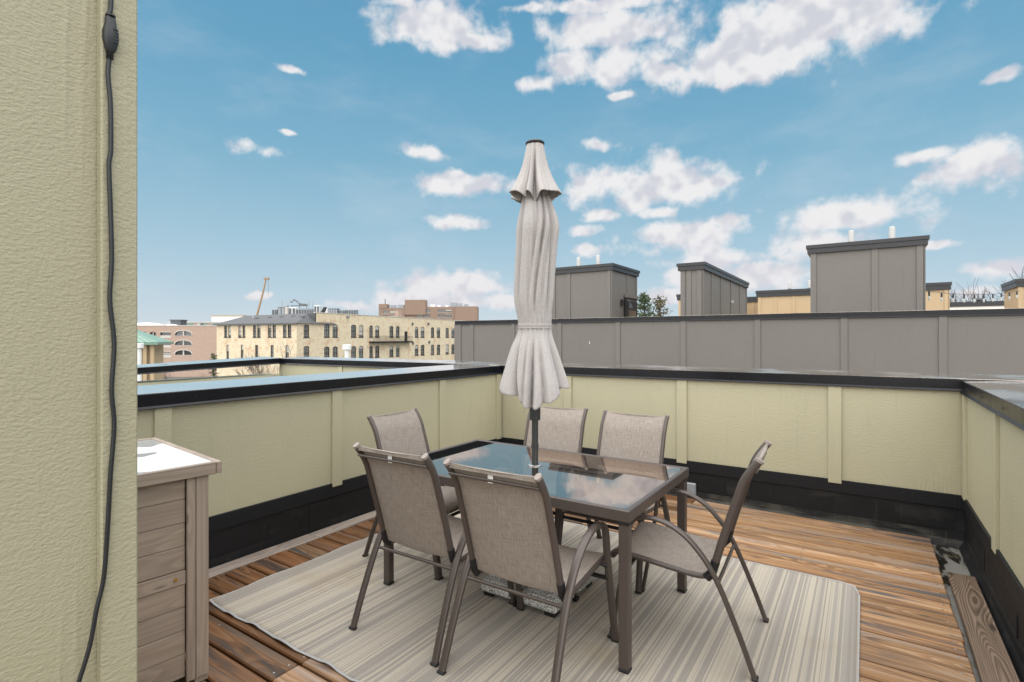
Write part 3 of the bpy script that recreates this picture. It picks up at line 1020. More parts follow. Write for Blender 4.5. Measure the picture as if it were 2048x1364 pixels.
tag(ds.build('deck_screws', M['steel'], deck), kind='stuff')
# border boards along the left upstand
for y0, y1 in ((-1.4, 2.436), (2.440, 4.93)):
    board(deck, 'border_board', M['curb_wood'], -3.462, -3.339, y0, y1, 0.004, color=(0.95, 0.93, 0.92), along='y')
lb = board(None, 'loose_board', M['grain_board'], 0.422, 0.556, 1.2, 4.29, -0.002, 0.036, (1.0, 1.0, 1.0), 'y')
tag(lb, 'brown board with dark knots lying loose along the deck end', 'board')
lb.rotation_euler[2] += R(-0.6)

# ================================================================== rug
RX0, RX1, RY0, RY1 = -3.02, -0.020, 1.50, 3.725
rug = MB()
NX, NY = 120, 60
random.seed(3)
vs = []
for j in range(NY + 1):
    for i in range(NX + 1):
        x = RX0 + (RX1 - RX0) * i / NX
        y = RY0 + (RY1 - RY0) * j / NY
        e = max(0.0, 1 - (y - RY0) / 0.20)
        z = 0.010 + 0.009 * e * e * max(0.0, math.sin(x * 24.0 + 1.1 * math.sin(x * 7.0)))
        e2 = max(0.0, 1 - (x - RX0) / 0.20)
        z += 0.007 * e2 * e2 * max(0.0, math.sin(y * 11.0))
        yy = y + e * 0.006 * math.sin(x * 12.0 + 0.6)
        if i > NX - 4 and j > NY - 4:             # far right corner turned up a little
            q = (i - NX + 4) * (j - NY + 4) / 16.0
            z += 0.012 * q
            x -= 0.025 * q
            yy -= 0.055 * q
        vs.append((x, yy, z))
fs = [(j * (NX + 1) + i, j * (NX + 1) + i + 1, (j + 1) * (NX + 1) + i + 1, (j + 1) * (NX + 1) + i) for j in range(NY) for i in range(NX)]
rt = empty('area_rug', (0, 0, 0), 0, 'flat woven rug in beige and grey stripes under the dining set', 'rug')
rb = MB()
rb.add(vs, fs)
rug_body = rb.build('woven_field', M['rug'], rt, 60)
sm = rug_body.modifiers.new('thickness', 'SOLIDIFY')
sm.thickness = 0.006
sm.offset = -1
gi = lambda i, j: Vector(vs[j * (NX + 1) + i])
loops = {'x0': [gi(0, j) for j in range(NY + 1)], 'x1': [gi(NX, j) for j in range(NY + 1)],
         'y0': [gi(i, 0) for i in range(NX + 1)], 'y1': [gi(i, NY) for i in range(NX + 1)]}
for kx, pts in loops.items():
    MB().tube([p + Vector((0, 0, -0.002)) for p in pts], 0.006 if kx[0] == 'y' else 0.004, 0.0042, 8).build('edge_binding', M['rug_edge'], rt, 60)

# ================================================================== dining table
RUGZ = 0.0105
TX0, TX1, TY0, TY1, TZ = -2.38, -0.842, 2.172, 3.105, 0.722
tb = empty('dining_table', ((TX0 + TX1) / 2, (TY0 + TY1) / 2, RUGZ), 0, 'rectangular patio table with smoked glass top and brown metal frame', 'table')
hx, hy, TH_ = (TX1 - TX0) / 2, (TY1 - TY0) / 2, TZ - RUGZ
FW, FH = 0.048, 0.050


def rail(a, b, inward):
    """mitred frame rail with a raised outer lip, drawn from a to b"""
    ax, ay = a
    bx, by = b
    nx_, ny_ = inward
    prof = [(0.0, TH_ - FH), (0.0, TH_ - 0.004), (0.004, TH_), (0.020, TH_ - 0.001), (0.024, TH_ - 0.005), (FW, TH_ - 0.006), (FW, TH_ - FH)]
    dx, dy = (1 if bx > ax else -1 if bx < ax else 0), (1 if by > ay else -1 if by < ay else 0)
    n = len(prof)
    v1 = [(ax + nx_ * o + dx * o, ay + ny_ * o + dy * o, z) for o, z in prof]
    v2 = [(bx + nx_ * o - dx * o, by + ny_ * o - dy * o, z) for o, z in prof]
    MB().add(v1 + v2, [tuple(range(n)), tuple(range(2 * n - 1, n - 1, -1))] + [(i, n + i, n + (i + 1) % n, (i + 1) % n) for i in range(n)]).build('frame_rail', M['frame'], tb)


rail((-hx, -hy), (hx, -hy), (0, 1))
rail((hx, -hy), (hx, hy), (-1, 0))
rail((hx, hy), (-hx, hy), (0, -1))
rail((-hx, hy), (-hx, -hy), (1, 0))
# glass with the umbrella hole
ux, uy = -1.616 - (TX0 + TX1) / 2, 2.667 - (TY0 + TY1) / 2
g = MB()
HN = 24
rect = []
x0g, x1g, y0g, y1g = -hx + 0.024, hx - 0.024, -hy + 0.024, hy - 0.024
for j in range(HN):
    a = 2 * math.pi * j / HN
    dx, dy = math.cos(a), math.sin(a)
    tmax = min(((x1g - ux) / dx) if dx > 1e-9 else ((x0g - ux) / dx) if dx < -1e-9 else 1e9,
               ((y1g - uy) / dy) if dy > 1e-9 else ((y0g - uy) / dy) if dy < -1e-9 else 1e9)
    rect.append((ux + dx * tmax, uy + dy * tmax))
# replace the nearest samples by the true corners
for cx, cy in ((x0g, y0g), (x1g, y0g), (x1g, y1g), (x0g, y1g)):
    i = min(range(HN), key=lambda q: (rect[q][0] - cx) ** 2 + (rect[q][1] - cy) ** 2)
    rect[i] = (cx, cy)
circ = [(ux + 0.026 * math.cos(2 * math.pi * j / HN), uy + 0.026 * math.sin(2 * math.pi * j / HN)) for j in range(HN)]
zt_ = TH_ - 0.0035
vv = [(x, y, zt_) for x, y in rect] + [(x, y, zt_) for x, y in circ]
g.add(vv, [(j, (j + 1) % HN, HN + (j + 1) % HN, HN + j) for j in range(HN)])
gp = g.build('glass_top', M['table_glass'], tb)
MB().lathe([(0.042, TH_ - 0.008), (0.042, TH_ + 0.001), (0.036, TH_ + 0.004), (0.024, TH_ + 0.004), (0.024, TH_ - 0.008)], 24, (ux, uy)).build('hole_ring', M['steel'], tb, 40)
for sx_ in (-1, 1):
    for sy_ in (-1, 1):
        x, y = sx_ * (hx - 0.030), sy_ * (hy - 0.030)
        lg = MB().bevel_box(x - 0.0235, y - 0.0235, 0.012, x + 0.0235, y + 0.0235, TH_ - FH - 0.004, 0.006).build('leg', M['frame'], tb)
        MB().bevel_box(x - 0.0245, y - 0.0245, 0.0, x + 0.0245, y + 0.0245, 0.014, 0.004).build('foot', M['frame_dark'], lg)
        MB().box(x - 0.027, y - 0.027, TH_ - FH - 0.016, x + 0.027, y + 0.027, TH_ - FH - 0.001).build('leg_collar', M['frame_dark'], lg)

# ================================================================== chairs
ARM = [(-0.318, 0.0), (-0.262, 0.150), (-0.198, 0.305), (-0.160, 0.385), (-0.124, 0.447), (-0.080, 0.502), (-0.029, 0.552), (0.035, 0.590),
       (0.100, 0.608), (0.160, 0.609), (0.205, 0.594), (0.232, 0.558), (0.243, 0.505), (0.250, 0.440), (0.285, 0.230), (0.326, 0.0)]
BACK = [(-0.330, 0.925), (-0.300, 0.885), (-0.268, 0.830), (-0.246, 0.765), (-0.222, 0.690), (-0.178, 0.545), (-0.146, 0.430), (-0.136, 0.398)]
SEAT = [(-0.136, 0.405), (-0.112, 0.385), (-0.060, 0.378), (0.040, 0.387), (0.140, 0.398), (0.230, 0.408), (0.290, 0.412), (0.325, 0.402), (0.335, 0.380)]


def sheet(prof, hw, sag, nx=14, lift=0.0, th=0.0035):
    """fabric stretched between two rails: profile (y, z) swept across x"""
    P = spline([(0, y, z) for y, z in prof], 5)
    top, bot = [], []
    for i, p in enumerate(P):
        t = (P[min(i + 1, len(P) - 1)] - P[max(i - 1, 0)]).normalized()
        nrm = Vector((0, -t.z, t.y))
        for j in range(nx + 1):
            x = -hw + 2 * hw * j / nx
            s = sag * (1 - (x / hw) ** 2)
            q = p + nrm * (s + lift)
            top.append((x, q.y, q.z))
            q2 = q - nrm * th
            bot.append((x, q2.y, q2.z))
    n = nx + 1
    m = len(P)
    fs = []
    for i in range(m - 1):
        for j in range(nx):
            a = i * n + j
            fs.append((a, a + 1, a + 1 + n, a + n))
            b_ = m * n + a
            fs.append((b_, b_ + n, b_ + 1 + n, b_ + 1))
    for j in range(nx):
        fs.append((j, m * n + j, m * n + j + 1, j + 1))
        a = (m - 1) * n + j
        fs.append((a, a + 1, m * n + a + 1, m * n + a))
    for i in range(m - 1):
        a = i * n
        fs.append((a, a + n, m * n + a + n, m * n + a))
        a = i * n + nx
        fs.append((a, m * n + a, m * n + a + n, a + n))
    return MB().add(top + bot, fs)


def make_chair():
    c = empty('sling_chair', (0, 0, 0))
    for s in (-1, 1):
        arm = [(s * (0.270 - 0.012 * min(1, z / 0.5)), y, z) for y, z in ARM]
        lf = MB().tube(spline(arm, 5), 0.0185, 0.0105, 12, (1, 0, 0), True, 0.8).build('arm_and_leg_frame', M['frame'], c, 50)
        for y, z in (ARM[0], ARM[-1]):
            MB().bevel_box(s * 0.27 - 0.0195, y - 0.0125, 0.0, s * 0.27 + 0.0195, y + 0.0125, 0.012, 0.003).build('foot', M['frame_dark'], lf)
        br = MB().tube(spline([(s * 0.226, y, z) for y, z in BACK], 5), 0.0125, 0.0175, 12, (1, 0, 0), True, 0.85).build('back_rail', M['frame'], c, 50)
        y, z = BACK[0]
        MB().tube([(s * 0.226, y + 0.001, z - 0.003), (s * 0.226, y - 0.0055, z + 0.0075)], 0.0132, 0.0182, 12, (1, 0, 0), True, 0.85).build('end_cap', M['end_cap'], br, 50)
        MB().tube(spline([(s * 0.226, y_, z_ - 0.004) for y_, z_ in SEAT], 5), 0.0125, 0.0125, 10, (1, 0, 0)).build('seat_rail', M['frame'], c, 50)
        MB().tube([(s * 0.226, -0.152, 0.455), (s * 0.227, -0.136, 0.400), (s * 0.230, -0.112, 0.372)], 0.0165, 0.0205, 10, (1, 0, 0)).build('joint_sleeve', M['frame_dark'], c, 50)
        MB().tube([(s * 0.222, 0.246, 0.395), (s * 0.262, 0.252, 0.385)], 0.010, seg=8).build('seat_bolt', M['frame_dark'], c, 50)
    MB().tube([(-0.226, -0.318, 0.878), (0.226, -0.318, 0.878)], 0.0075, seg=8).build('top_bar', M['frame'], c, 50)
    MB().tube([(-0.255, -0.165, 0.366), (0.255, -0.165, 0.366)], 0.0085, seg=8).build('rear_stretcher', M['frame'], c, 50)
    MB().tube([(-0.258, 0.268, 0.322), (0.258, 0.268, 0.322)], 0.011, seg=8).build('front_stretcher', M['frame_dark'], c, 50)
    MB().tube([(-0.226, 0.328, 0.383), (0.226, 0.328, 0.383)], 0.0125, seg=10).build('front_bar', M['frame'], c, 50)
    bs = sheet([(y, z) for y, z in BACK], 0.224, -0.010, lift=0.007).build('back_sling', M['sling'], c, 60)
    MB().box(-0.020, -0.3205, 0.868, 0.006, -0.3190, 0.905).build('care_tag', M['white_tag'], bs)
    MB().box(-0.222, -0.331, 0.905, 0.222, -0.322, 0.923).build('sling_hem', M['sling'], bs)
    sheet([(y, z) for y, z in SEAT], 0.224, -0.012, lift=0.009).build('seat_sling', M['sling'], c, 60)
    return c


CG = 'sling chairs around the glass table'
chairs = [  # x, y (centre), facing angle: 0 looks along +y
    (-1.262, 2.060, 0.4, 'brown sling chair with its back turned, the one hiding the granite base'),
    (-1.868, 2.080, 0.8, 'brown sling chair with its back turned, the one nearer the storage box'),
    (-0.720, 2.700, 93.5, 'brown sling chair alone at the table end near the loose board'),
    (-2.470, 2.675, -88.0, 'brown sling chair alone at the table end near the dividing parapet'),
    (-1.930, 3.250, 184.5, 'brown sling chair half hidden behind the umbrella pole'),
    (-1.340, 3.240, 179.5, 'brown sling chair facing us across the table, clear of the umbrella pole'),
]
proto = make_chair()
for i, (x, y, a, lab) in enumerate(chairs):
    o = proto if i == 0 else copy_tree(proto)
    o.location = (x, y, RUGZ)
    o.rotation_euler = (0, 0, R(a))
    tag(o, lab, 'chair', CG)

# ================================================================== umbrella
UX, UY = -1.616, 2.667
um = empty('patio_umbrella', (UX, UY, 0.012), 0, 'closed oatmeal cloth umbrella tied with a strap, standing through the table', 'umbrella')


def lerp_table(tab, z):
    """cubic interpolation through (z, value) pairs listed from the top down"""
    if z >= tab[0][0]:
        return tab[0][1]
    n = len(tab)
    for i in range(n - 1):
        z0, r0 = tab[i]
        z1, r1 = tab[i + 1]
        if z0 >= z >= z1:
            sl = (r1 - r0) / (z1 - z0)
            s0 = sl if i == 0 else 0.5 * (sl + (r0 - tab[i - 1][1]) / (z0 - tab[i - 1][0]))
            s1 = sl if i == n - 2 else 0.5 * (sl + (tab[i + 2][1] - r1) / (tab[i + 2][0] - z1))
            h = z1 - z0
            t = (z - z0) / h
            return (2 * t ** 3 - 3 * t * t + 1) * r0 + (t ** 3 - 2 * t * t + t) * h * s0 + (-2 * t ** 3 + 3 * t * t) * r1 + (t ** 3 - t * t) * h * s1
    return tab[-1][1]


random.seed(21)
TO_CAM = math.atan2(-UY, -UX)            # bearing of the terrace door from the pole


def make_valleys(n, dlo, dhi, wlo, whi):
    out = []
    for i in range(n):
        out.append((2 * math.pi * (i + random.uniform(-0.30, 0.30)) / n, random.uniform(dlo, dhi), random.uniform(wlo, whi),
                    random.uniform(-0.45, 0.45), random.uniform(0, 6.28)))
    return out


VAL = make_valleys(13, 0.20, 0.52, 0.075, 0.16)      # folds of the furled canopy: angle, depth, width, drift, phase
VVAL = make_valleys(7, 0.30, 0.50, 0.10, 0.17)       # folds of the vent tier
VVAL[0] = (TO_CAM + 0.03, 0.55, 0.10, 0.0, 0.0)


def folds(ph, z, vals, zref):
    r = 1.0
    near = 9.0
    for a, dep, wid, dr, p in vals:
        th = a + dr * (z - zref) + 0.06 * math.sin(5.0 * z + p)
        d = (ph - th + math.pi) % (2 * math.pi) - math.pi
        # one flank of every fold is steeper than the other
        w = wid * (0.65 if d > 0 else 1.35)
        r -= dep * (0.55 * math.exp(-abs(d) / (w * 0.62)) + 0.45 * math.exp(-(d / w) ** 2))
        near = min(near, abs(d))
    return max(r, 0.30), near


RIGHT = Vector((-math.sin(TO_CAM), math.cos(TO_CAM)))


def cloth(ztop, zbot_f, rad, amp, vals, zref, nz=70, na=320, gather=None, lean=None):
    vs = []
    for k in range(nz + 1):
        t = k / nz
        for j in range(na):
            ph = 2 * math.pi * j / na
            zb = zbot_f(ph)
            z = ztop + (zb - ztop) * t
            f, near = folds(ph, z, vals, zref)
            A = lerp_table(amp, z)
            r = lerp_table(rad, z) * (1.0 - A * (1.0 - f))
            r += 0.0022 * A * math.sin(31 * ph + 2.2 * z) + 0.004 * A * math.sin(9 * ph - 5 * z + 1.3)
            if gather:
                gz = math.exp(-((z - gather) / 0.06) ** 2)
                r += 0.0040 * gz * math.sin(29 * ph + 3 * math.sin(3 * ph))
            o = lerp_table(lean, z) if lean else 0.0
            vs.append((r * math.cos(ph) + o * RIGHT.x, r * math.sin(ph) + o * RIGHT.y, z))
    fs = [(k * na + j, k * na + (j + 1) % na, (k + 1) * na + (j + 1) % na, (k + 1) * na + j) for k in range(nz) for j in range(na)]
    return MB().add(vs, fs)


RAD = [(2.36, 0.060), (2.24, 0.098), (2.12, 0.130), (2.00, 0.126), (1.82, 0.121), (1.68, 0.117), (1.58, 0.101), (1.528, 0.0950),
       (1.49, 0.101), (1.40, 0.138), (1.28, 0.182), (1.18, 0.213), (1.00, 0.235)]
AMP = [(2.36, 0.45), (2.12, 0.85), (1.9, 0.80), (1.70, 0.62), (1.58, 0.22), (1.528, 0.10), (1.48, 0.24), (1.36, 0.72), (1.15, 1.0), (1.0, 1.0)]
LEAN = [(2.36, 0.0), (2.13, 0.020), (1.98, 0.012), (1.80, 0.0), (1.66, -0.006), (1.528, 0.0), (1.40, -0.006), (1.1, 0.0)]


def hem(ph):
    d = (ph - TO_CAM + math.pi) % (2 * math.pi) - math.pi
    f, near = folds(ph, 1.15, VAL, 1.528)
    q = abs(math.sin(d + 0.12))
    return 1.050 + 0.115 * q ** 1.3 + 0.065 * (1 - f) + (0.03 if math.cos(d) < 0 else 0.03 * (1 - math.cos(d)) * 0.5)


can = cloth(2.36, hem, RAD, AMP, VAL, 1.528, gather=1.528, nz=100, lean=LEAN).build('canopy', M['canvas'], um, 80)
can.modifiers.new('thickness', 'SOLIDIFY').thickness = 0.002
VRAD = [(2.605, 0.049), (2.52, 0.067), (2.44, 0.089), (2.37, 0.120), (2.31, 0.154), (2.26, 0.178), (2.20, 0.19)]
VAMP = [(2.605, 0.06), (2.52, 0.35), (2.40, 0.75), (2.30, 1.0), (2.20, 1.0)]


def vhem(ph):
    f, near = folds(ph, 2.25, VVAL, 2.6)
    return 2.300 - 0.085 * (1 - f) + 0.010 * math.sin(2 * ph)


ven = cloth(2.607, vhem, VRAD, VAMP, VVAL, 2.6, nz=40).build('vent_tier', M['canvas'], um, 80)
ven.modifiers.new('thickness', 'SOLIDIFY').thickness = 0.002
st = MB()
SN_ = 64
prof = [(0.097, 1.512), (0.1005, 1.513), (0.1015, 1.528), (0.1005, 1.542), (0.097, 1.543)]
st.lathe(prof, SN_)
st.f = st.f[:-2]
st.build('tie_strap', M['canvas'], um, 50)
MB().lathe([(0.097, 1.5255), (0.1022, 1.526), (0.1022, 1.530), (0.097, 1.5305)], SN_).build('strap_stitching', M['end_cap'], um, 50)
MB().lathe([(0.052, 2.596), (0.056, 2.602), (0.056, 2.610), (0.046, 2.618), (0.016, 2.625)], 28).build('finial_cap', M['frame_dark'], um, 40)
MB().lathe([(0.0192, 0.09), (0.0192, 2.60)], 20).build('pole', M['pole'], um, 40)
MB().lathe([(0.0195, 0.972), (0.030, 0.974), (0.0325, 0.985), (0.0325, 1.10), (0.028, 1.115), (0.0195, 1.118)], 24).build('runner_collar', M['pole'], um, 40)
MB().lathe([(0.0215, 0.805), (0.0215, 0.835)], 20).build('pole_joint', M['pole'], um, 40)

# granite plates on their steel cross
gb = empty('umbrella_base', (UX + 0.045, UY - 0.03, RUGZ), 0, 'umbrella base of four speckled granite plates under the table', 'umbrella base')
for sx_ in (-1, 1):
    for sy_ in (-1, 1):
        cx, cy = sx_ * 0.134, sy_ * 0.134
        MB().bevel_box(cx - 0.112, cy - 0.112, 0.022, cx + 0.112, cy + 0.112, 0.092, 0.014).build('granite_plate', M['granite'], gb)
MB().box(-0.25, -0.018, 0.0, 0.25, 0.018, 0.020).build('steel_cross', M['frame_dark'], gb)
MB().box(-0.018, -0.25, 0.001, 0.018, 0.25, 0.0212).build('steel_cross', M['frame_dark'], gb)
MB().lathe([(0.026, 0.02), (0.026, 0.26), (0.0215, 0.262)], 20, (-0.045, 0.03)).build('pole_socket', M['pole'], gb, 40)
for sx_ in (-0.2, 0.2):
    for sy_ in (-0.2, 0.2):
        MB().box(sx_ - 0.03, sy_ - 0.03, 0.0, sx_ + 0.03, sy_ + 0.03, 0.0218).build('pad', M['frame_dark'], gb)

# ================================================================== storage box
bx = empty('storage_box', (-2.355, 1.165, 0.0), R(-6.0), 'grey washed wooden storage box with wet metal lid beside the bulkhead', 'storage box')
# local: x runs back to the dividing parapet (negative), y toward the bulkhead (negative); corner at 0,0
BW, BD, BH = 0.80, 0.62, 0.885
for px_, py_ in ((-0.06, -0.05), (-BW, -0.05), (-0.06, -BD), (-BW, -BD)):
    o = MB().bevel_box(-0.03, -0.025, 0, 0.03, 0.025, BH - 0.001, 0.003).build('corner_post', M['box_wood_v'], bx, loc=(px_ + 0.03, py_ + 0.025, 0.0))
MB().bevel_box(-0.003, -0.085, 0.03, 0.012, -0.052, BH - 0.002, 0.002).build('post_trim', M['box_wood_v'], bx)
MB().bevel_box(-0.003, -0.050, 0.03, 0.012, -0.001, BH - 0.002, 0.002).build('post_trim', M['box_wood_v'], bx)
random.seed(9)
zz = 0.05
hs = [0.098, 0.098, 0.098, 0.098, 0.060, 0.098, 0.098, 0.098, 0.085]
for i, h in enumerate(hs):
    u = random.uniform(0.88, 1.06)
    if i == 4:
        MB().bevel_box(-0.012, -BD + 0.06, zz, 0.004, -0.087, zz + h - 0.003, 0.002).build('middle_rail', M['box_wood'], bx, color=(1.04, 1.03, 1.02))
        s = MB().tube([(0.004, -0.125, zz + 0.03), (0.010, -0.125, zz + 0.03)], 0.007, seg=10)
        s.build('brass_screw', M['brass'], bx, 40)
    else:
        MB().bevel_box(-0.022, -BD + 0.06, zz, -0.004 + (0.001 * (i % 2)), -0.087, zz + h - 0.002, 0.002).build('side_board', M['box_wood'], bx, color=(u, u * 0.99, u * 0.97))
    zz += h
MB().box(-BW + 0.02, -0.022, 0.05, -0.062, -0.004, BH - 0.01).build('back_panel', M['box_wood'], bx)
MB().box(-BW + 0.02, -BD + 0.004, 0.05, -0.062, -BD + 0.022, BH - 0.01).build('back_panel', M['box_wood'], bx)
MB().box(-BW + 0.004, -BD + 0.06, 0.05, -BW + 0.022, -0.06, BH - 0.01).build('back_panel', M['box_wood'], bx)
lid = MB().bevel_box(0.006, -BD - 0.03, BH, 0.030, 0.022, BH + 0.052, 0.003).build('lid_edge', M['box_wood'], bx)
MB().bevel_box(-BW - 0.03, 0.0235, BH, 0.030, 0.046, BH + 0.051, 0.003).build('lid_edge', M['box_wood'], bx)
MB().bevel_box(-BW - 0.03, -BD - 0.03, BH, -BW - 0.006, 0.022, BH + 0.051, 0.003).build('lid_edge', M['box_wood'], bx)
MB().box(-BW - 0.004, -BD - 0.03, BH + 0.01, 0.005, 0.0225, BH + 0.046).build('metal_lid', M['wet_lid'] if 'wet_lid' in M else M['galv'], bx)
MB().box(-0.05, -0.045, -0.0, -0.01, -0.005, 0.03).build('foot', M['frame_dark'], bx)

# ================================================================== cable on the bulkhead
CPTS = [(0.421, 2.30), (0.419, 2.155), (0.417, 2.105), (0.415, 2.09), (0.415, 2.017), (0.413, 1.978), (0.417, 1.921), (0.4175, 1.834), (0.4145, 1.804), (0.417, 1.718), (0.419, 1.621),
        (0.416, 1.544), (0.423, 1.46), (0.419, 1.37), (0.423, 1.3), (0.417, 1.206), (0.412, 1.098), (0.406, 1.011), (0.395, 0.956), (0.384, 0.891),
        (0.367, 0.831), (0.345, 0.76), (0.30, 0.62), (0.27, 0.40), (0.265, 0.03)]
cb_ = empty('power_cable', (-1.2105, 0.0, 0.0), 0, 'black power cable with an inline connector hanging down the bulkhead wall', 'cable')
MB().tube(spline([(0.0, y, z) for y, z in CPTS], 6), 0.0039, seg=10, side=(1, 0, 0)).build('cord', M['rubber'], cb_, 60)
cn = MB()
cn.tube([(0.001, 0.4165, z) for z in (2.022, 2.027, 2.045, 2.060, 2.072, 2.085, 2.0895)], 0.008, 0.0115, 14, (1, 0, 0), True, 0.6)
ks = [0.55, 0.8, 1.12, 1.12, 0.85, 0.72, 0.60]
for r_i, k in enumerate(ks):
    for j in range(14):
        i = r_i * 14 + j
        x, y, z = cn.v[i]
        cn.v[i] = (0.001 + (x - 0.001) * k, 0.4165 + (y - 0.4165) * k, z)
cc = cn.build('connector', M['rubber'], cb_, 40)
for i in range(4):
    z = 2.0095 + i * 0.0035
    MB().lathe([(0.0056, z - 0.0012), (0.0066, z), (0.0056, z + 0.0012)], 12, (0.001, 0.4155)).build('strain_relief', M['rubber'], cc, 40)
for i in range(5):
    z = 2.040 + i * 0.006
    MB().box(0.0085, 0.419, z, 0.0102, 0.4265, z + 0.0022).build('grip_rib', M['rubber'], cc)
MB().lathe([(0.0058, 2.089), (0.0085, 2.0905), (0.0085, 2.093), (0.0058, 2.0945)], 12, (0.001, 0.4165)).build('collar', M['rubber'], cc, 40)

# ================================================================== string lights across the street
sl_ = empty('string_lights', (0, 0, 0), 0, 'drooping string of small bulbs in front of the bare tree', 'string lights')
pa, pb = Vector((0.99, 13.5, 2.44)), Vector((3.60, 19.9, 2.78))
pts = []
for i in range(41):
    t_ = i / 40
    p = pa.lerp(pb, t_)
    p.z -= 0.10 * 4 * t_ * (1 - t_)
    pts.append(p)
MB().tube(pts, 0.005, seg=5).build('cord', M['rubber'], sl_)
for i in range(2, 40, 4):
    p = pts[i]
    so = MB().lathe([(0.016, p.z - 0.10), (0.018, p.z - 0.02), (0.012, p.z)], 8, (p.x, p.y)).build('bulb_socket', M['rubber'], sl_, 40)
    MB().lathe([(0.012, p.z - 0.19), (0.022, p.z - 0.16), (0.020, p.z - 0.125), (0.014, p.z - 0.101)], 8, (p.x, p.y)).build('bulb', M['white_pvc'], so, 40)

# ================================================================== the town beyond
def holed_wall(x0, x1, z0, z1, holes, depth=0.22):
    """front face at y=0 with rectangular openings and their reveals"""
    xs = sorted({x0, x1} | {h[0] for h in holes} | {h[1] for h in holes})
    zs = sorted({z0, z1} | {h[2] for h in holes} | {h[3] for h in holes})
    xs = [x for x in xs if x0 <= x <= x1]
    zs = [z for z in zs if z0 <= z <= z1]
    mb = MB()
    for i in range(len(xs) - 1):
        for j in range(len(zs) - 1):
            cx, cz = (xs[i] + xs[i + 1]) / 2, (zs[j] + zs[j + 1]) / 2
            if any(h[0] < cx < h[1] and h[2] < cz < h[3] for h in holes):
                continue
            mb.add([(xs[i], 0, zs[j]), (xs[i + 1], 0, zs[j]), (xs[i + 1], 0, zs[j + 1]), (xs[i], 0, zs[j + 1])], [(0, 1, 2, 3)])
    for a, b, c, d in holes:
        q = [(a, c), (b, c), (b, d), (a, d)]
        for k in range(4):
            p, r = q[k], q[(k + 1) % 4]
            mb.add([(p[0], 0, p[1]), (r[0], 0, r[1]), (r[0], depth, r[1]), (p[0], depth, p[1])], [(0, 1, 2, 3)])
    return mb


def window(parent, x0, x1, z0, z1, cols=3, rows=6, arch=0.0, wallmat=None, depth=0.20, fr=0.07, bar='muntin', sill=True, loc=(0, 0, 0), rz=0.0):
    w = MB().box(x0 + 0.005, depth - 0.02, z0 + 0.005, x1 - 0.005, depth + 0.02, z1 - 0.005).build('window', M['pane_glass'], parent, loc=loc)
    w.rotation_euler = (0, 0, rz)
    if random.random() < 0.32:
        zb_ = z1 - (z1 - z0) * random.choice((0.22, 0.35, 0.5, 0.8))
        MB().box(x0 + fr, depth - 0.0208, zb_, x1 - fr, depth - 0.0202, z1 - fr).build('blind', M['concrete'], w)
    f = MB()
    for a, b, c, d in ((x0, x0 + fr, z0, z1), (x1 - fr, x1, z0, z1), (x0 + fr, x1 - fr, z1 - fr, z1), (x0 + fr, x1 - fr, z0, z0 + fr),
                       (x0 + fr, x1 - fr, (z0 + z1) / 2 - fr / 2, (z0 + z1) / 2 + fr / 2)):
        f.box(a, depth - 0.10, c, b, depth - 0.021, d)
    f.build('frame', M['window_frame'], w)
    if cols > 1 or rows > 1:
        m = MB()
        bw = 0.035
        for i in range(1, cols):
            x = x0 + (x1 - x0) * i / cols
            m.box(x - bw / 2, depth - 0.06, z0 + fr, x + bw / 2, depth - 0.0212, z1 - fr)
        for j in range(1, rows):
            z = z0 + (z1 - z0) * j / rows
            m.box(x0 + fr, depth - 0.055, z - bw / 2, x1 - fr, depth - 0.0214, z + bw / 2)
        m.build('glazing_bars', M[bar], w)
    if sill:
        MB().box(x0 - 0.08, -0.06, z0 - 0.14, x1 + 0.08, depth - 0.1, z0 - 0.002).build('sill', M['concrete'] if bar != 'muntin' else M['window_frame'], w)
    if arch > 0:
        n = 8
        mb = MB()
        cx, hw = (x0 + x1) / 2, (x1 - x0) / 2
        for s in (-1, 1):
            pts = [(cx + s * hw, z1 - arch)]
            for k in range(n + 1):
                t_ = k / n
                pts.append((cx + s * hw * (1 - t_), z1 - arch * (1 - math.sqrt(max(0.0, 1 - (1 - t_) ** 2)))))
            pts.append((cx + s * hw, z1))
            seen = []
            for p in pts:
                if not seen or (abs(p[0] - seen[-1][0]) + abs(p[1] - seen[-1][1])) > 1e-4:
                    seen.append(p)
            mb.prism(seen, -0.001, depth - 0.11, 'y')
        mb.build('arch_head', wallmat, w)
    return w


def face(parent, origin, ang, name, x0, x1, z0, z1, wins, mat, depth=0.2, thick=0.5, **kw):
    """a facade with its windows, all parts of one building"""
    holes = [(a, b, c, d) for a, b, c, d in wins]
    o = holed_wall(x0, x1, z0, z1, holes, depth + 0.02).build(name, mat, parent)
    o.location = origin
    o.rotation_euler = (0, 0, ang)
    for a, b, c, d in wins:
        window(parent, a, b, c, d, wallmat=mat, depth=depth, loc=origin, rz=ang, **kw)
    return o


YAW = R(33.71)
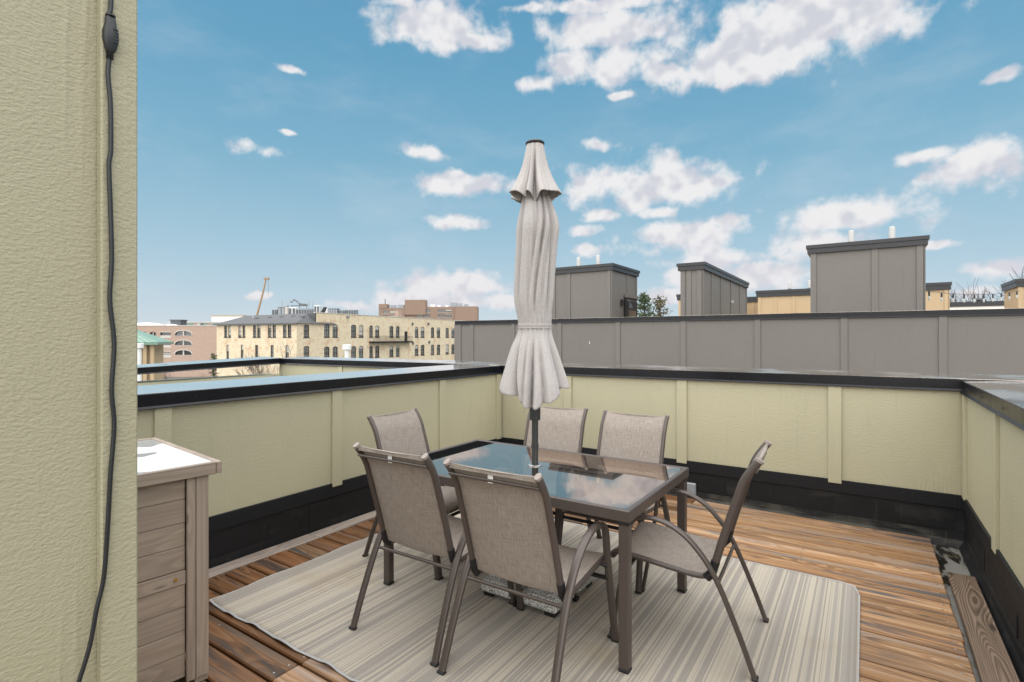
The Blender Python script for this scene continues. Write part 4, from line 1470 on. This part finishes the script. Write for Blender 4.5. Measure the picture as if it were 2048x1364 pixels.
# ---- cream brick mill: wing and long main front
mill = empty('brick_mill', (0, 0, 0), 0, 'long cream brick mill with rows of many-paned windows and hipped wing', 'building')
c0 = site(-40.8, 100.0)
e1 = Vector((-0.9, 0.437))
ang_w = math.atan2(0.437, -0.9) + math.pi           # local x runs from far left end to the corner
WL = 23.2
wl_org = site(-40.8 - 0.9 * WL, 100.0 + 0.437 * WL)
tw = [(19.84, 20.85), (18.73, 19.6), (15.53, 16.5), (14.39, 15.23), (11.16, 12.15), (9.95, 10.96), (6.86, 7.87), (5.64, 6.59), (2.72, 3.72), (1.46, 2.45)]
tl = [(19.33, 20.15), (14.97, 15.76), (10.65, 11.53), (6.26, 7.13), (2.11, 3.03)]
wins = [(WL - b, WL - a, 1.62, 4.00) for a, b in tw] + [(WL - b, WL - a, -2.75, 0.10) for a, b in tl]
face(mill, wl_org, ang_w + YAW, 'wing_front', 0, WL, GZ, 4.36, wins, M['yellow_brick'], cols=2, rows=6, arch=0.10)
ang_m = math.atan2(0.9, 0.437)
face(mill, c0, ang_m + YAW, 'wing_side', 0, 4.72, GZ, 4.36, [(1.64, 3.01, 1.60, 4.05), (1.64, 3.01, -2.8, -0.10)], M['yellow_brick'], cols=4, rows=6, arch=0.16)
m0 = site(-40.8 + 0.437 * 4.72, 100.0 + 0.9 * 4.72)
tm = [(2.12, 3.6), (4.42, 5.89), (9.74, 11.31), (12.1, 13.59), (15.5, 16.7), (17.46, 18.9), (22.49, 23.96), (24.86, 26.3), (32.39, 33.93), (34.92, 36.61),
      (39.49, 41.02), (42.27, 43.92), (46.58, 48.26), (49.51, 51.2)]
wins = [(a, b, 1.65, 4.32) for a, b in tm] + [(a, b, -2.95, -0.28) for a, b in tm]
mf = face(mill, m0, ang_m + YAW, 'main_front', 0, 70, GZ, 6.45, wins, M['yellow_brick'], cols=3, rows=6, arch=0.35)
MB().box(-0.3, -0.08, 6.455, 70, 0.5, 6.60).build('parapet_coping', M['concrete'], mf)
MB().box(29.9, -0.16, GZ, 30.9, -0.001, 6.2).build('pilaster', M['yellow_brick'], mf)
MB().box(0, 0.3, GZ, 70, 18, 6.3).build('building_core', M['slate'], mf)
bal = MB().box(15.4, -1.3, 0.35, 29.8, -0.002, 0.72).build('balcony', M['frame_dark'], mf)
rl = MB()
rl.box(15.4, -1.28, 1.90, 29.8, -1.22, 1.96)
for i in range(49):
    x = 15.4 + 0.3 * i
    rl.box(x - 0.015, -1.27, 0.721, x + 0.015, -1.23, 1.899)
rl.build('balcony_railing', M['window_frame'], mf)
MB().box(28.2, -0.05, 0.722, 29.3, -0.003, 3.1).build('balcony_door', M['frame_dark'], mf)
for x, z in ((31.0, 4.75), (37.9, 4.9), (31.2, -0.1), (38.3, 0.1)):
    MB().box(x, -0.25, z, x + 0.55, -0.002, z + 0.6).build('wall_fixture', M['unit_dark'], mf)
MB().box(8.3, -0.4, 5.85, 9.0, -0.002, 6.2).build('wall_fixture', M['unit_grey'], mf)
MB().box(26.5, 0.6, 6.61, 27.9, 1.6, 8.2).build('chimney', M['pink_brick'], mf)
# hipped roof of the wing, in the wing's own frame
wr = MB()
ov = 0.45
rz_ = 6.45
P = [(-ov, -ov, 4.30), (WL + ov, -ov, 4.30), (WL + ov, 9.8, 4.30), (-ov, 9.8, 4.30), (3.0, 4.72, 6.25), (WL - 2.55, 4.72, rz_)]
wr.add(P, [(0, 1, 5, 4), (1, 2, 5), (2, 3, 4, 5), (3, 0, 4), (3, 2, 1, 0)])
ro = wr.build('hipped_roof', M['slate'], mill)
ro.location = wl_org
ro.rotation_euler = (0, 0, ang_w + YAW)
gutter = MB().box(-ov - 0.05, -ov - 0.12, 4.12, WL + ov + 0.05, -ov - 0.002, 4.36).build('gutter', M['unit_dark'], ro)
for x, y in ((9.0, 2.6), (12.5, 2.9), (15.7, 3.0), (18.8, 3.2), (21.6, 2.8)):
    zz_ = 4.3 + (y + ov) / (4.72 + ov) * 2.0
    MB().box(x - 0.45, y - 0.25, zz_ + 0.02, x + 0.45, y + 0.25, zz_ + 0.16).build('roof_vent', M['unit_dark'], ro)
MB().lathe([(0.12, 5.4), (0.12, 6.2)], 10, (7.4, 2.9)).build('vent_pipe', M['white_pvc'], ro)
MB().box(0.3, 0.5, GZ, WL - 0.3, 9.2, 4.25).build('building_core', M['slate'], ro)

# rooftop machinery on the mill (e0, e1, z0, z1, material, label)
for e0, e1_, z0, z1, mt, lab in (
        (-53.6, -52.4, 6.45, 7.93, 'unit_grey', 'slatted pale condenser at the far end of the mill roof'),
        (-52.3, -50.7, 6.45, 8.42, 'unit_dark', 'dark square equipment box on the mill roof'),
        (-49.9, -48.3, 6.45, 8.30, 'white_paint', 'white curved ventilation hood on the mill roof'),
        (-48.2, -44.7, 6.45, 8.01, 'unit_grey', 'row of pale condensers on the mill roof'),
        (-44.2, -43.0, 6.45, 8.75, 'white_paint', 'tall white framed cabinet on the mill roof'),
        (-41.1, -38.9, 6.45, 8.09, 'unit_dark', 'dark twin fan unit on the mill roof'),
        (-38.7, -37.2, 6.45, 7.80, 'unit_grey', 'small grey unit beside the louvred one on the mill roof'),
        (-37.1, -34.8, 6.45, 7.85, 'unit_grey', 'blue grey louvred unit nearest the mill parapet edge')):
    q = site((e0 + e1_) / 2, 118.6)
    u = empty('rooftop_unit', (q.x, q.y, z0 - 0.15), YAW, lab, 'rooftop unit', 'rooftop units on the mill')
    W_ = (e1_ - e0) / 2
    H_ = z1 - z0 + 0.15
    MB().bevel_box(-W_, -0.9, 0.0, W_, 0.9, H_, 0.06).build('casing', M[mt], u)
    k = max(2, int(W_ * 2 / 0.55))
    for i in range(k):
        x = -W_ + (i + 0.5) * 2 * W_ / k
        MB().box(x - W_ / k * 0.72, -0.93, 0.35, x + W_ / k * 0.72, -0.902, H_ - 0.2).build('louvre_panel', M['unit_dark'] if mt != 'unit_dark' else M['unit_grey'], u)
    if mt == 'unit_grey' and W_ > 1.5:
        for x in (-1.2, -0.4, 0.4, 1.2):
            MB().lathe([(0.3, H_), (0.3, H_ + 0.1)], 12, (x, 0)).build('fan_ring', M['unit_dark'], u)
q = site(-42.3, 118.2)
u = empty('rooftop_unit', (q.x, q.y, 6.3), YAW, 'slanted black panel leaning on the mill roof', 'rooftop unit', 'rooftop units on the mill')
MB().prism([(-0.95, 0.0), (0.1, 0.0), (0.9, 2.1), (0.1, 2.1)], -0.15, 0.15, 'y').build('panel', M['frame_dark'], u)
MB().prism([(0.12, 0.0), (1.1, 0.0), (0.92, 2.08)], -0.12, 0.12, 'y').build('support', M['white_paint'], u)
q = site(-50.3, 117.8)
u = empty('chimney_stack', (q.x, q.y, 6.3), YAW, 'grey chimney stack standing among the mill roof units', 'chimney')
MB().bevel_box(-0.33, -0.33, 0, 0.33, 0.33, 2.2, 0.03).build('shaft', M['concrete'], u)
MB().box(-0.38, -0.38, 2.201, 0.38, 0.38, 2.36).build('cap', M['unit_grey'], u)
for i, (e, n_, h) in enumerate(((-52.3, 120, 4.0), (-51.4, 121, 3.4), (-46.2, 120, 3.9), (-45.7, 121, 3.7))):
    q = site(e, n_)
    an = empty('antenna_mast', (q.x, q.y, 6.25), YAW, ['thin mast above the dark box on the mill roof', 'thin short mast beside the dark box on the mill roof',
                                                       'thin mast above the pale condenser row', 'thin mast with short crossbar behind the condenser row'][i], 'mast', 'masts on the mill roof')
    MB().tube([(0, 0, 0), (0, 0, h)], 0.05, seg=6).build('pole', M['unit_grey'], an)
    MB().tube([(-0.3, 0, h * 0.8), (0.3, 0, h * 0.8)], 0.03, seg=5).build('crossbar', M['unit_grey'], an)
random.seed(4)
q = site(-49.0, 121.0)
an = empty('antenna_rack', (q.x, q.y, 6.25), YAW, 'tangled antenna rack rising over the mill roof units', 'antenna')
for i in range(12):
    x = -1.6 + 3.6 * i / 11
    z = 3.2 + 0.9 * math.exp(-((x + 0.9) / 0.8) ** 2) - 0.15 * i / 11
    MB().box(x - 0.28, -0.08, z - random.uniform(0.2, 0.5), x + 0.28, 0.08, z).build('antenna_panel', M['unit_grey'] if i % 2 else M['unit_dark'], an)
MB().box(-1.7, -0.05, 2.55, 2.1, 0.05, 2.72).build('crossbar', M['unit_dark'], an)
for x in (-1.5, 0.2, 1.9):
    MB().box(x - 0.05, -0.05, 0, x + 0.05, 0.05, 2.549).build('post', M['unit_dark'], an)

# ---- pink brick parking house with arched openings
q = site(0, 170)
pk = empty('parking_house', (q.x, q.y, 0), YAW, 'pinkish brown brick parking house with wide arched openings', 'building')
wide = [(-108.7, -103.29, 2.25, 3.83), (-108.7, -103.29, -0.83, 0.70), (-108.7, -103.29, -3.98, -2.45)]
sq = [(-113.42, -109.96, 1.6, 3.30), (-113.42, -109.96, -1.50, 0.20), (-113.42, -109.96, -4.70, -2.97)]
sm_ = [(-119.88, -117.6, 2.25, 3.5), (-116.9, -114.6, 2.25, 3.5), (-119.88, -117.6, -0.85, 0.4), (-116.9, -114.6, -0.85, 0.4), (-116.9, -114.6, -4.0, -2.75)]
pf = holed_wall(-135, -88, GZ, 5.35, wide + sq + sm_, 0.6).build('front_wall', M['pink_brick'], pk)
for a, b, c, d in wide:
    w = window(pk, a, b, c, d, cols=1, rows=1, arch=min(1.2, d - c - 0.25), wallmat=M['pink_brick'], depth=0.5, fr=0.12, sill=True, bar='concrete')
    MB().box((a + b) / 2 - 0.2, 0.1, c, (a + b) / 2 + 0.2, 0.395, d - 0.05).build('mullion', M['concrete'], w)
    n = 14
    mb = MB()
    cx, hw = (a + b) / 2, (b - a) / 2 + 0.02
    ar = min(1.2, d - c - 0.25)
    for k in range(n):
        p0, p1 = math.pi * k / n, math.pi * (k + 1) / n
        pts = [(cx - hw * math.cos(p0), d - ar + ar * math.sin(p0)), (cx - hw * math.cos(p1), d - ar + ar * math.sin(p1)),
               (cx - (hw + 0.3) * math.cos(p1), d - ar + (ar + 0.3) * math.sin(p1)), (cx - (hw + 0.3) * math.cos(p0), d - ar + (ar + 0.3) * math.sin(p0))]
        mb.prism(pts, -0.06, -0.002, 'y')
    mb.build('arch_trim', M['concrete'], w)
for a, b, c, d in sm_:
    w = window(pk, a, b, c, d, cols=1, rows=1, arch=0.9, wallmat=M['pink_brick'], depth=0.5, fr=0.1, bar='concrete')
    MB().box((a + b) / 2 - 0.08, 0.1, c, (a + b) / 2 + 0.08, 0.395, d - 0.05).build('mullion', M['concrete'], w)
for a, b, c, d in sq:
    w = window(pk, a, b, c, d, cols=1, rows=1, wallmat=M['pink_brick'], depth=0.55, fr=0.06, bar='concrete')
    MB().box(a, 0.05, c, b, 0.15, c + 0.75).build('railing_panel', M['concrete'], w)
    MB().box(a - 0.15, -0.07, d, b + 0.15, -0.002, d + 0.25).build('lintel', M['concrete'], w)
MB().box(-135, -0.1, 5.355, -88, 0.6, 5.62).build('coping', M['concrete'], pk)
MB().box(-135, 0.7, GZ, -88, 40, 5.3).build('building_core', M['pink_brick'], pk)

# ---- brown brick tower block
q = site(0, 330)
tbk = empty('tower_block', (q.x, q.y, 0), YAW, 'brown brick tower block with raised lift shaft behind the mill', 'building')
tw_ = [(-59.65, -55.66), (-55.11, -51.33), (-46.52, -42.26), (-41.77, -37.79)]
tz = [(17.5, 19.4), (14.5, 16.4), (11.4, 13.3)]
face(tbk, (0, 0, 0), 0, 'main_front', -67.0, -35.4, GZ, 21.0, [(a, b, c, d) for a, b in tw_ for c, d in tz], M['brown_brick'], cols=3, rows=1, depth=0.3, bar='concrete')
face(tbk, (0, -0.9, 0), 0, 'left_front', -83.16, -67.01, GZ, 20.2, [(-80.6, -77.3, 16.9, 18.6), (-76.3, -72.85, 16.9, 18.6), (-80.6, -77.3, 13.9, 15.6), (-76.3, -72.85, 13.9, 15.6)],
     M['brown_brick'], cols=3, rows=1, depth=0.3, bar='concrete')
MB().box(-35.39, -1.5, GZ, -21.6, 12, 21.2).build('end_wall', M['brown_brick'], tbk)
MB().box(-83.1, -0.35, GZ, -67.1, 12, 20.1).build('building_core', M['brown_brick'], tbk)
MB().box(-83.16, -1.2, 20.201, -78.0, 6, 22.7).build('roof_house', M['brown_brick'], tbk)
MB().box(-66.9, -1.2, 16.0, -53.9, 6, 25.3).build('lift_shaft', M['brown_brick'], tbk)
MB().box(-66.9, 0.5, GZ, -35.5, 12, 20.9).build('building_core', M['brown_brick'], tbk)
for x, z, s_ in ((-75, 21.2, 1.6), (-70, 21.2, 2.0), (-50, 21.8, 1.5), (-46, 21.6, 1.0), (-41, 21.6, 0.9), (-37, 22.6, 2.0), (-33, 22.4, 1.6), (-29, 22.0, 1.4), (-58.9, 22.0, 0)):
    if s_:
        MB().box(x - s_, 2, z - 1.4, x + s_, 4, z + 0.6 * s_).build('roof_plant', M['unit_grey'] if x < -60 or x > -40 else M['white_paint'], tbk)
MB().tube([(-79.6, 1, 22.7), (-79.6, 1, 26.0)], 0.25, seg=6).build('mast', M['unit_dark'], tbk)

# ---- crane behind the mill
q = site(-114.0, 230)
cr = empty('mobile_crane', (q.x, q.y, GZ), YAW, 'slender ochre crane boom standing over the mill roof', 'crane')
MB().tube([(0, 0, 0), (2.83, 0, 22.66), (5.2, 0, 31.5), (6.67, 0, 38.0)], 0.55, 0.45, 8, (1, 0, 0), taper=(1.0, 0.6)).build('boom', M['crane'], cr)
MB().box(5.9, -0.4, 37.9, 8.0, 0.4, 38.8).build('boom_head', M['crane'], cr)
MB().tube([(7.7, 0, 37.9), (7.7, 0, 31.0)], 0.06, seg=5).build('hoist_cable', M['unit_dark'], cr)
MB().bevel_box(-4, -1.3, 0, 3, 1.3, 2.6, 0.2).build('carrier', M['crane'], cr)

# ---- low pavilion with green metal roof
pang = YAW + R(24)
q = site(-40.4, 60)
q = q - Matrix.Rotation(pang, 4, 'Z') @ Vector((5.25, -4.0, 0.0))
pv = empty('pavilion', (q.x, q.y, GZ), pang, 'low pavilion with green metal roof and pale columns', 'building')
rf = MB().add([(-6, -4, 12.0), (5.25, -4, 12.0), (5.25, 6, 12.0), (-6, 6, 12.0), (-1.5, 1, 14.3), (0.2, 1, 14.3)],
              [(0, 1, 5, 4), (1, 2, 5), (2, 3, 4, 5), (3, 0, 4), (3, 2, 1, 0)]).build('roof', M['copper_green'], pv)
for i in range(16):
    x = -5.6 + 0.7 * i
    tt = 0.9
    xt = max(-1.5, min(0.2, x))
    MB().tube([(x, -4, 12.03), (x + (xt - x) * tt, -4 + 5 * tt, 12.03 + 2.3 * tt)], 0.035, seg=4).build('roof_seam', M['copper_green'], rf)
MB().box(-6.1, -4.1, 11.7, 5.35, 6.1, 11.98).build('eaves', M['copper_green'], pv)
for x in (-2.2, -0.4, 1.0, 2.1, 3.1, 4.0, 4.7):
    MB().bevel_box(x - 0.18, -3.5, 0, x + 0.18, -3.14, 11.69, 0.03).build('column', M['white_paint'] if x < 1 else M['tan_siding'], pv)
MB().box(-5.5, -2.9, 0, 4.3, 5.5, 11.69).build('wall', M['tan_siding'], pv)

# ---- white cylinder-headed lamp posts
for e, zt, lab in ((-38.2, 0.95, 'white post with drum head in front of the green roofed pavilion'), (-16.9, 0.80, 'white post with drum head in front of the mill')):
    q = site(e, 54)
    lp = empty('lamp_post', (q.x, q.y, GZ), YAW, lab, 'lamp post', 'white drum headed posts')
    hh = zt - GZ
    MB().lathe([(0.26, 0), (0.24, hh - 0.5)], 14).build('post', M['white_paint'], lp, 40)
    MB().lathe([(0.24, hh - 0.52), (0.44, hh - 0.5), (0.44, hh - 0.03), (0.38, hh)], 16).build('drum_head', M['white_paint'], lp, 40)

# ---- things on the skyline left of the mill
def far_block(name, e0, e1_, n_, z1, dep, mt, lab, cat='building', strips=None, roof=None):
    q = site((e0 + e1_) / 2, n_)
    o = empty(name, (q.x, q.y, GZ), YAW, lab, cat)
    W_ = (e1_ - e0) / 2
    wl_ = MB().box(-W_, 0, 0, W_, dep, z1 - GZ).build('wall', M[mt], o)
    MB().box(-W_ - 0.4, -0.4, z1 - GZ + 0.001, W_ + 0.4, dep + 0.4, z1 - GZ + 0.6).build('roof', M[roof or 'concrete'], o)
    if strips:
        k = len(strips)
        for i, c in enumerate(strips):
            MB().box(-W_ + 2 * W_ * i / k + 0.1, -0.12, (z1 - GZ) * 0.2, -W_ + 2 * W_ * (i + 1) / k - 0.1, -0.002, z1 - GZ - 0.3).build('wall_panel', M[c], o)
    return o


far_block('office_block', -228, -204, 400, 18.2, 20, 'white_paint', 'big pale flat roofed building far behind the mill wing', roof='tan_siding')
far_block('striped_building', -216, -193, 350, 11.6, 14, 'concrete', 'low building with rust and green striped panels on the skyline',
          strips=['copper_green', 'copper_green', 'pink_brick', 'concrete', 'unit_dark', 'copper_green', 'pink_brick', 'unit_grey', 'copper_green', 'pink_brick'])
for e, r_, h_, lab in ((-207, 10.5, 10.2, 'broad white domed roof on the skyline above the parking house'), (-193.5, 5.5, 9.4, 'small white domed roof on the skyline beside the striped building')):
    q = site(e, 300)
    o = empty('domed_hall', (q.x, q.y, GZ), YAW, lab, 'building', 'domed halls')
    MB().lathe([(r_, 0), (r_, h_ - GZ - 3.5)], 28).build('wall', M['concrete'], o, 40)
    MB().lathe([(r_ + 0.3, h_ - GZ - 3.5), (r_ * 0.93, h_ - GZ - 2.4), (r_ * 0.75, h_ - GZ - 1.2), (r_ * 0.45, h_ - GZ - 0.3), (0.4, h_ - GZ)], 28).build('dome', M['white_paint'], o, 60)
far_block('plant_room', -204, -198, 315, 11.9, 6, 'unit_dark', 'dark boxy plant room above the white domes', roof='unit_dark')
far_block('distant_block', -245, -214, 420, 14.0, 10, 'tan_siding', 'low beige block at the far left of the skyline')
far_block('distant_block', -190, -120, 520, 11.0, 12, 'unit_grey', 'long grey block barely rising over the parking house')


# ================================================================== trees
def bare_tree(name, base, h, lab, seed, spread=0.5, mat='bark', levels=4, r0=0.16, group=None):
    random.seed(seed)
    root = empty(name, base, 0, lab, 'tree', group)
    tr, cr_ = MB(), MB()

    def grow(p, d_, ln, r_, lv):
        pts = [p]
        q = p.copy()
        dd = d_.copy()
        for _ in range(3):
            dd = (dd + Vector((random.uniform(-1, 1), random.uniform(-1, 1), random.uniform(-0.2, 0.5))) * 0.16).normalized()
            q = q + dd * (ln / 3)
            pts.append(q.copy())
        (tr if lv == levels else cr_).tube(pts, r_, seg=5 if lv > 1 else 3, caps=False, taper=(1.0, 0.6))
        if lv == 0:
            return
        for k in range(random.choice((3, 4, 5)) if lv > 1 else 5):
            t_ = random.uniform(0.35, 1.0)
            i = min(2, int(t_ * 3))
            bp = pts[i].lerp(pts[i + 1], t_ * 3 - i if t_ < 1 else 1.0)
            nd_ = (dd + Vector((random.uniform(-1, 1), random.uniform(-1, 1), random.uniform(-0.15, 0.7))) * spread * 1.5).normalized()
            grow(bp, nd_, ln * random.uniform(0.58, 0.78), r_ * 0.56, lv - 1)
    grow(Vector((0, 0, 0)), Vector((0, 0, 1)), h * 0.42, r0, levels)
    tr.build('trunk', M[mat], root)
    cr_.build('crown', M[mat], root)
    return root


def conifer(base, h, rad, lab, seed, mat, group=None, sparse=1.0, name='conifer_tree'):
    random.seed(seed)
    root = empty(name, base, 0, lab, 'tree', group)
    MB().tube([(0, 0, 0), (0, 0, h * 0.98)], 0.02 * h, seg=6, taper=(1, 0.15)).build('trunk', M['bark'], root)
    lf = MB()
    br = MB()
    n = int(70 * sparse)
    for i in range(n):
        z = h * (0.12 + 0.86 * (i / n))
        rr = rad * (1 - (z / h) ** 4) * random.uniform(0.45, 1.0) * 0.8 + 0.12
        a = i * 2.4 + random.uniform(-0.3, 0.3)
        d_ = Vector((math.cos(a), math.sin(a), random.uniform(-0.1, 0.35)))
        p0 = Vector((0, 0, z))
        br.tube([p0, p0 + d_ * rr], 0.02, seg=3, caps=False)
        for k in range(44):
            t_ = random.uniform(0.2, 1.05)
            c = p0 + d_ * rr * t_ + Vector((random.gauss(0, 0.13), random.gauss(0, 0.13), random.gauss(0, 0.10))) * (0.5 + rad * 0.35)
            s_ = random.uniform(0.05, 0.12) * (0.6 + rad * 0.3)
            u_ = Vector((random.gauss(0, 1), random.gauss(0, 1), random.gauss(0, 1))).normalized()
            v_ = u_.cross(Vector((random.gauss(0, 1), random.gauss(0, 1), random.gauss(0, 1)))).normalized()
            lf.add([c - u_ * s_, c + v_ * s_ * 0.5, c + u_ * s_, c - v_ * s_ * 0.5], [(0, 1, 2, 3)])
    br.build('limbs', M['bark'], root)
    lf.build('crown', M[mat], root)
    return root


q = site(11.3, 45, GZ)
conifer(q, 16.6, 2.7, 'dense green conifer behind the glazed stair box door', 2, 'needles', 'evergreens past the grey stair box', 1.5)
q = site(12.9, 46, GZ)
conifer(q, 16.4, 2.6, 'thin pointed conifer with brownish needles beside the dense green one', 3, 'needles2', 'evergreens past the grey stair box', 1.0)
q = site(-39.6, 70, GZ)
conifer(q, 10.6, 1.3, 'small young spruce tip in front of the parking house', 8, 'needles', None, 0.9)
q = site(36.6, 40, GZ)
bare_tree('bare_tree', q, 21.6, 'spreading leafless tree behind the string lights', 6, 0.60, levels=5, r0=0.36, group='leafless trees')
q = site(39.8, 44, GZ)
bare_tree('bare_tree', q, 18.4, 'leafless tree partly behind the last tan stair box', 16, 0.60, levels=5, r0=0.24, group='leafless trees')
q = site(-34.0, 72, GZ)
bare_tree('bare_tree', q, 12.9, 'thin leafless tree in front of the mill wing windows', 7, 0.55, levels=4, r0=0.12, group='leafless trees')
q = site(-31.5, 70, GZ)
bare_tree('bare_tree', q, 12.4, 'slim leafless tree by the mill corner', 12, 0.5, levels=4, r0=0.11, group='leafless trees')
q = site(-45.5, 72, GZ)
bare_tree('bare_tree', q, 12.0, 'low leafless tree beside the green roofed pavilion', 13, 0.6, levels=4, r0=0.11, group='leafless trees')
# far line of leafless woods behind everything
random.seed(31)
wd = MB()
for i in range(900):
    e = random.uniform(-420, 620)
    q = site(e, random.uniform(560, 640), GZ)
    h = random.uniform(14, 24)
    for k in range(3):
        a = random.uniform(-0.35, 0.35)
        wd.add([(q.x - 0.35, q.y, GZ), (q.x + 0.35, q.y, GZ), (q.x + math.sin(a) * h * 0.5, q.y + random.uniform(-2, 2), GZ + h)], [(0, 1, 2)])
    for k in range(14):
        c = Vector((q.x + random.gauss(0, 3.0), q.y + random.gauss(0, 3.0), GZ + h * random.uniform(0.35, 1.0)))
        s_ = random.uniform(0.6, 1.6)
        u_ = Vector((random.gauss(0, 1), random.gauss(0, 1), random.gauss(0, 1))).normalized() * s_
        v_ = Vector((random.gauss(0, 1), random.gauss(0, 1), random.gauss(0, 1))).normalized() * s_ * 0.4
        wd.add([c - u_, c + v_, c + u_], [(0, 1, 2)])
tag(wd.build('distant_woods', M['bark']), 'grey brown line of leafless woods on the horizon', 'woods', kind='stuff')
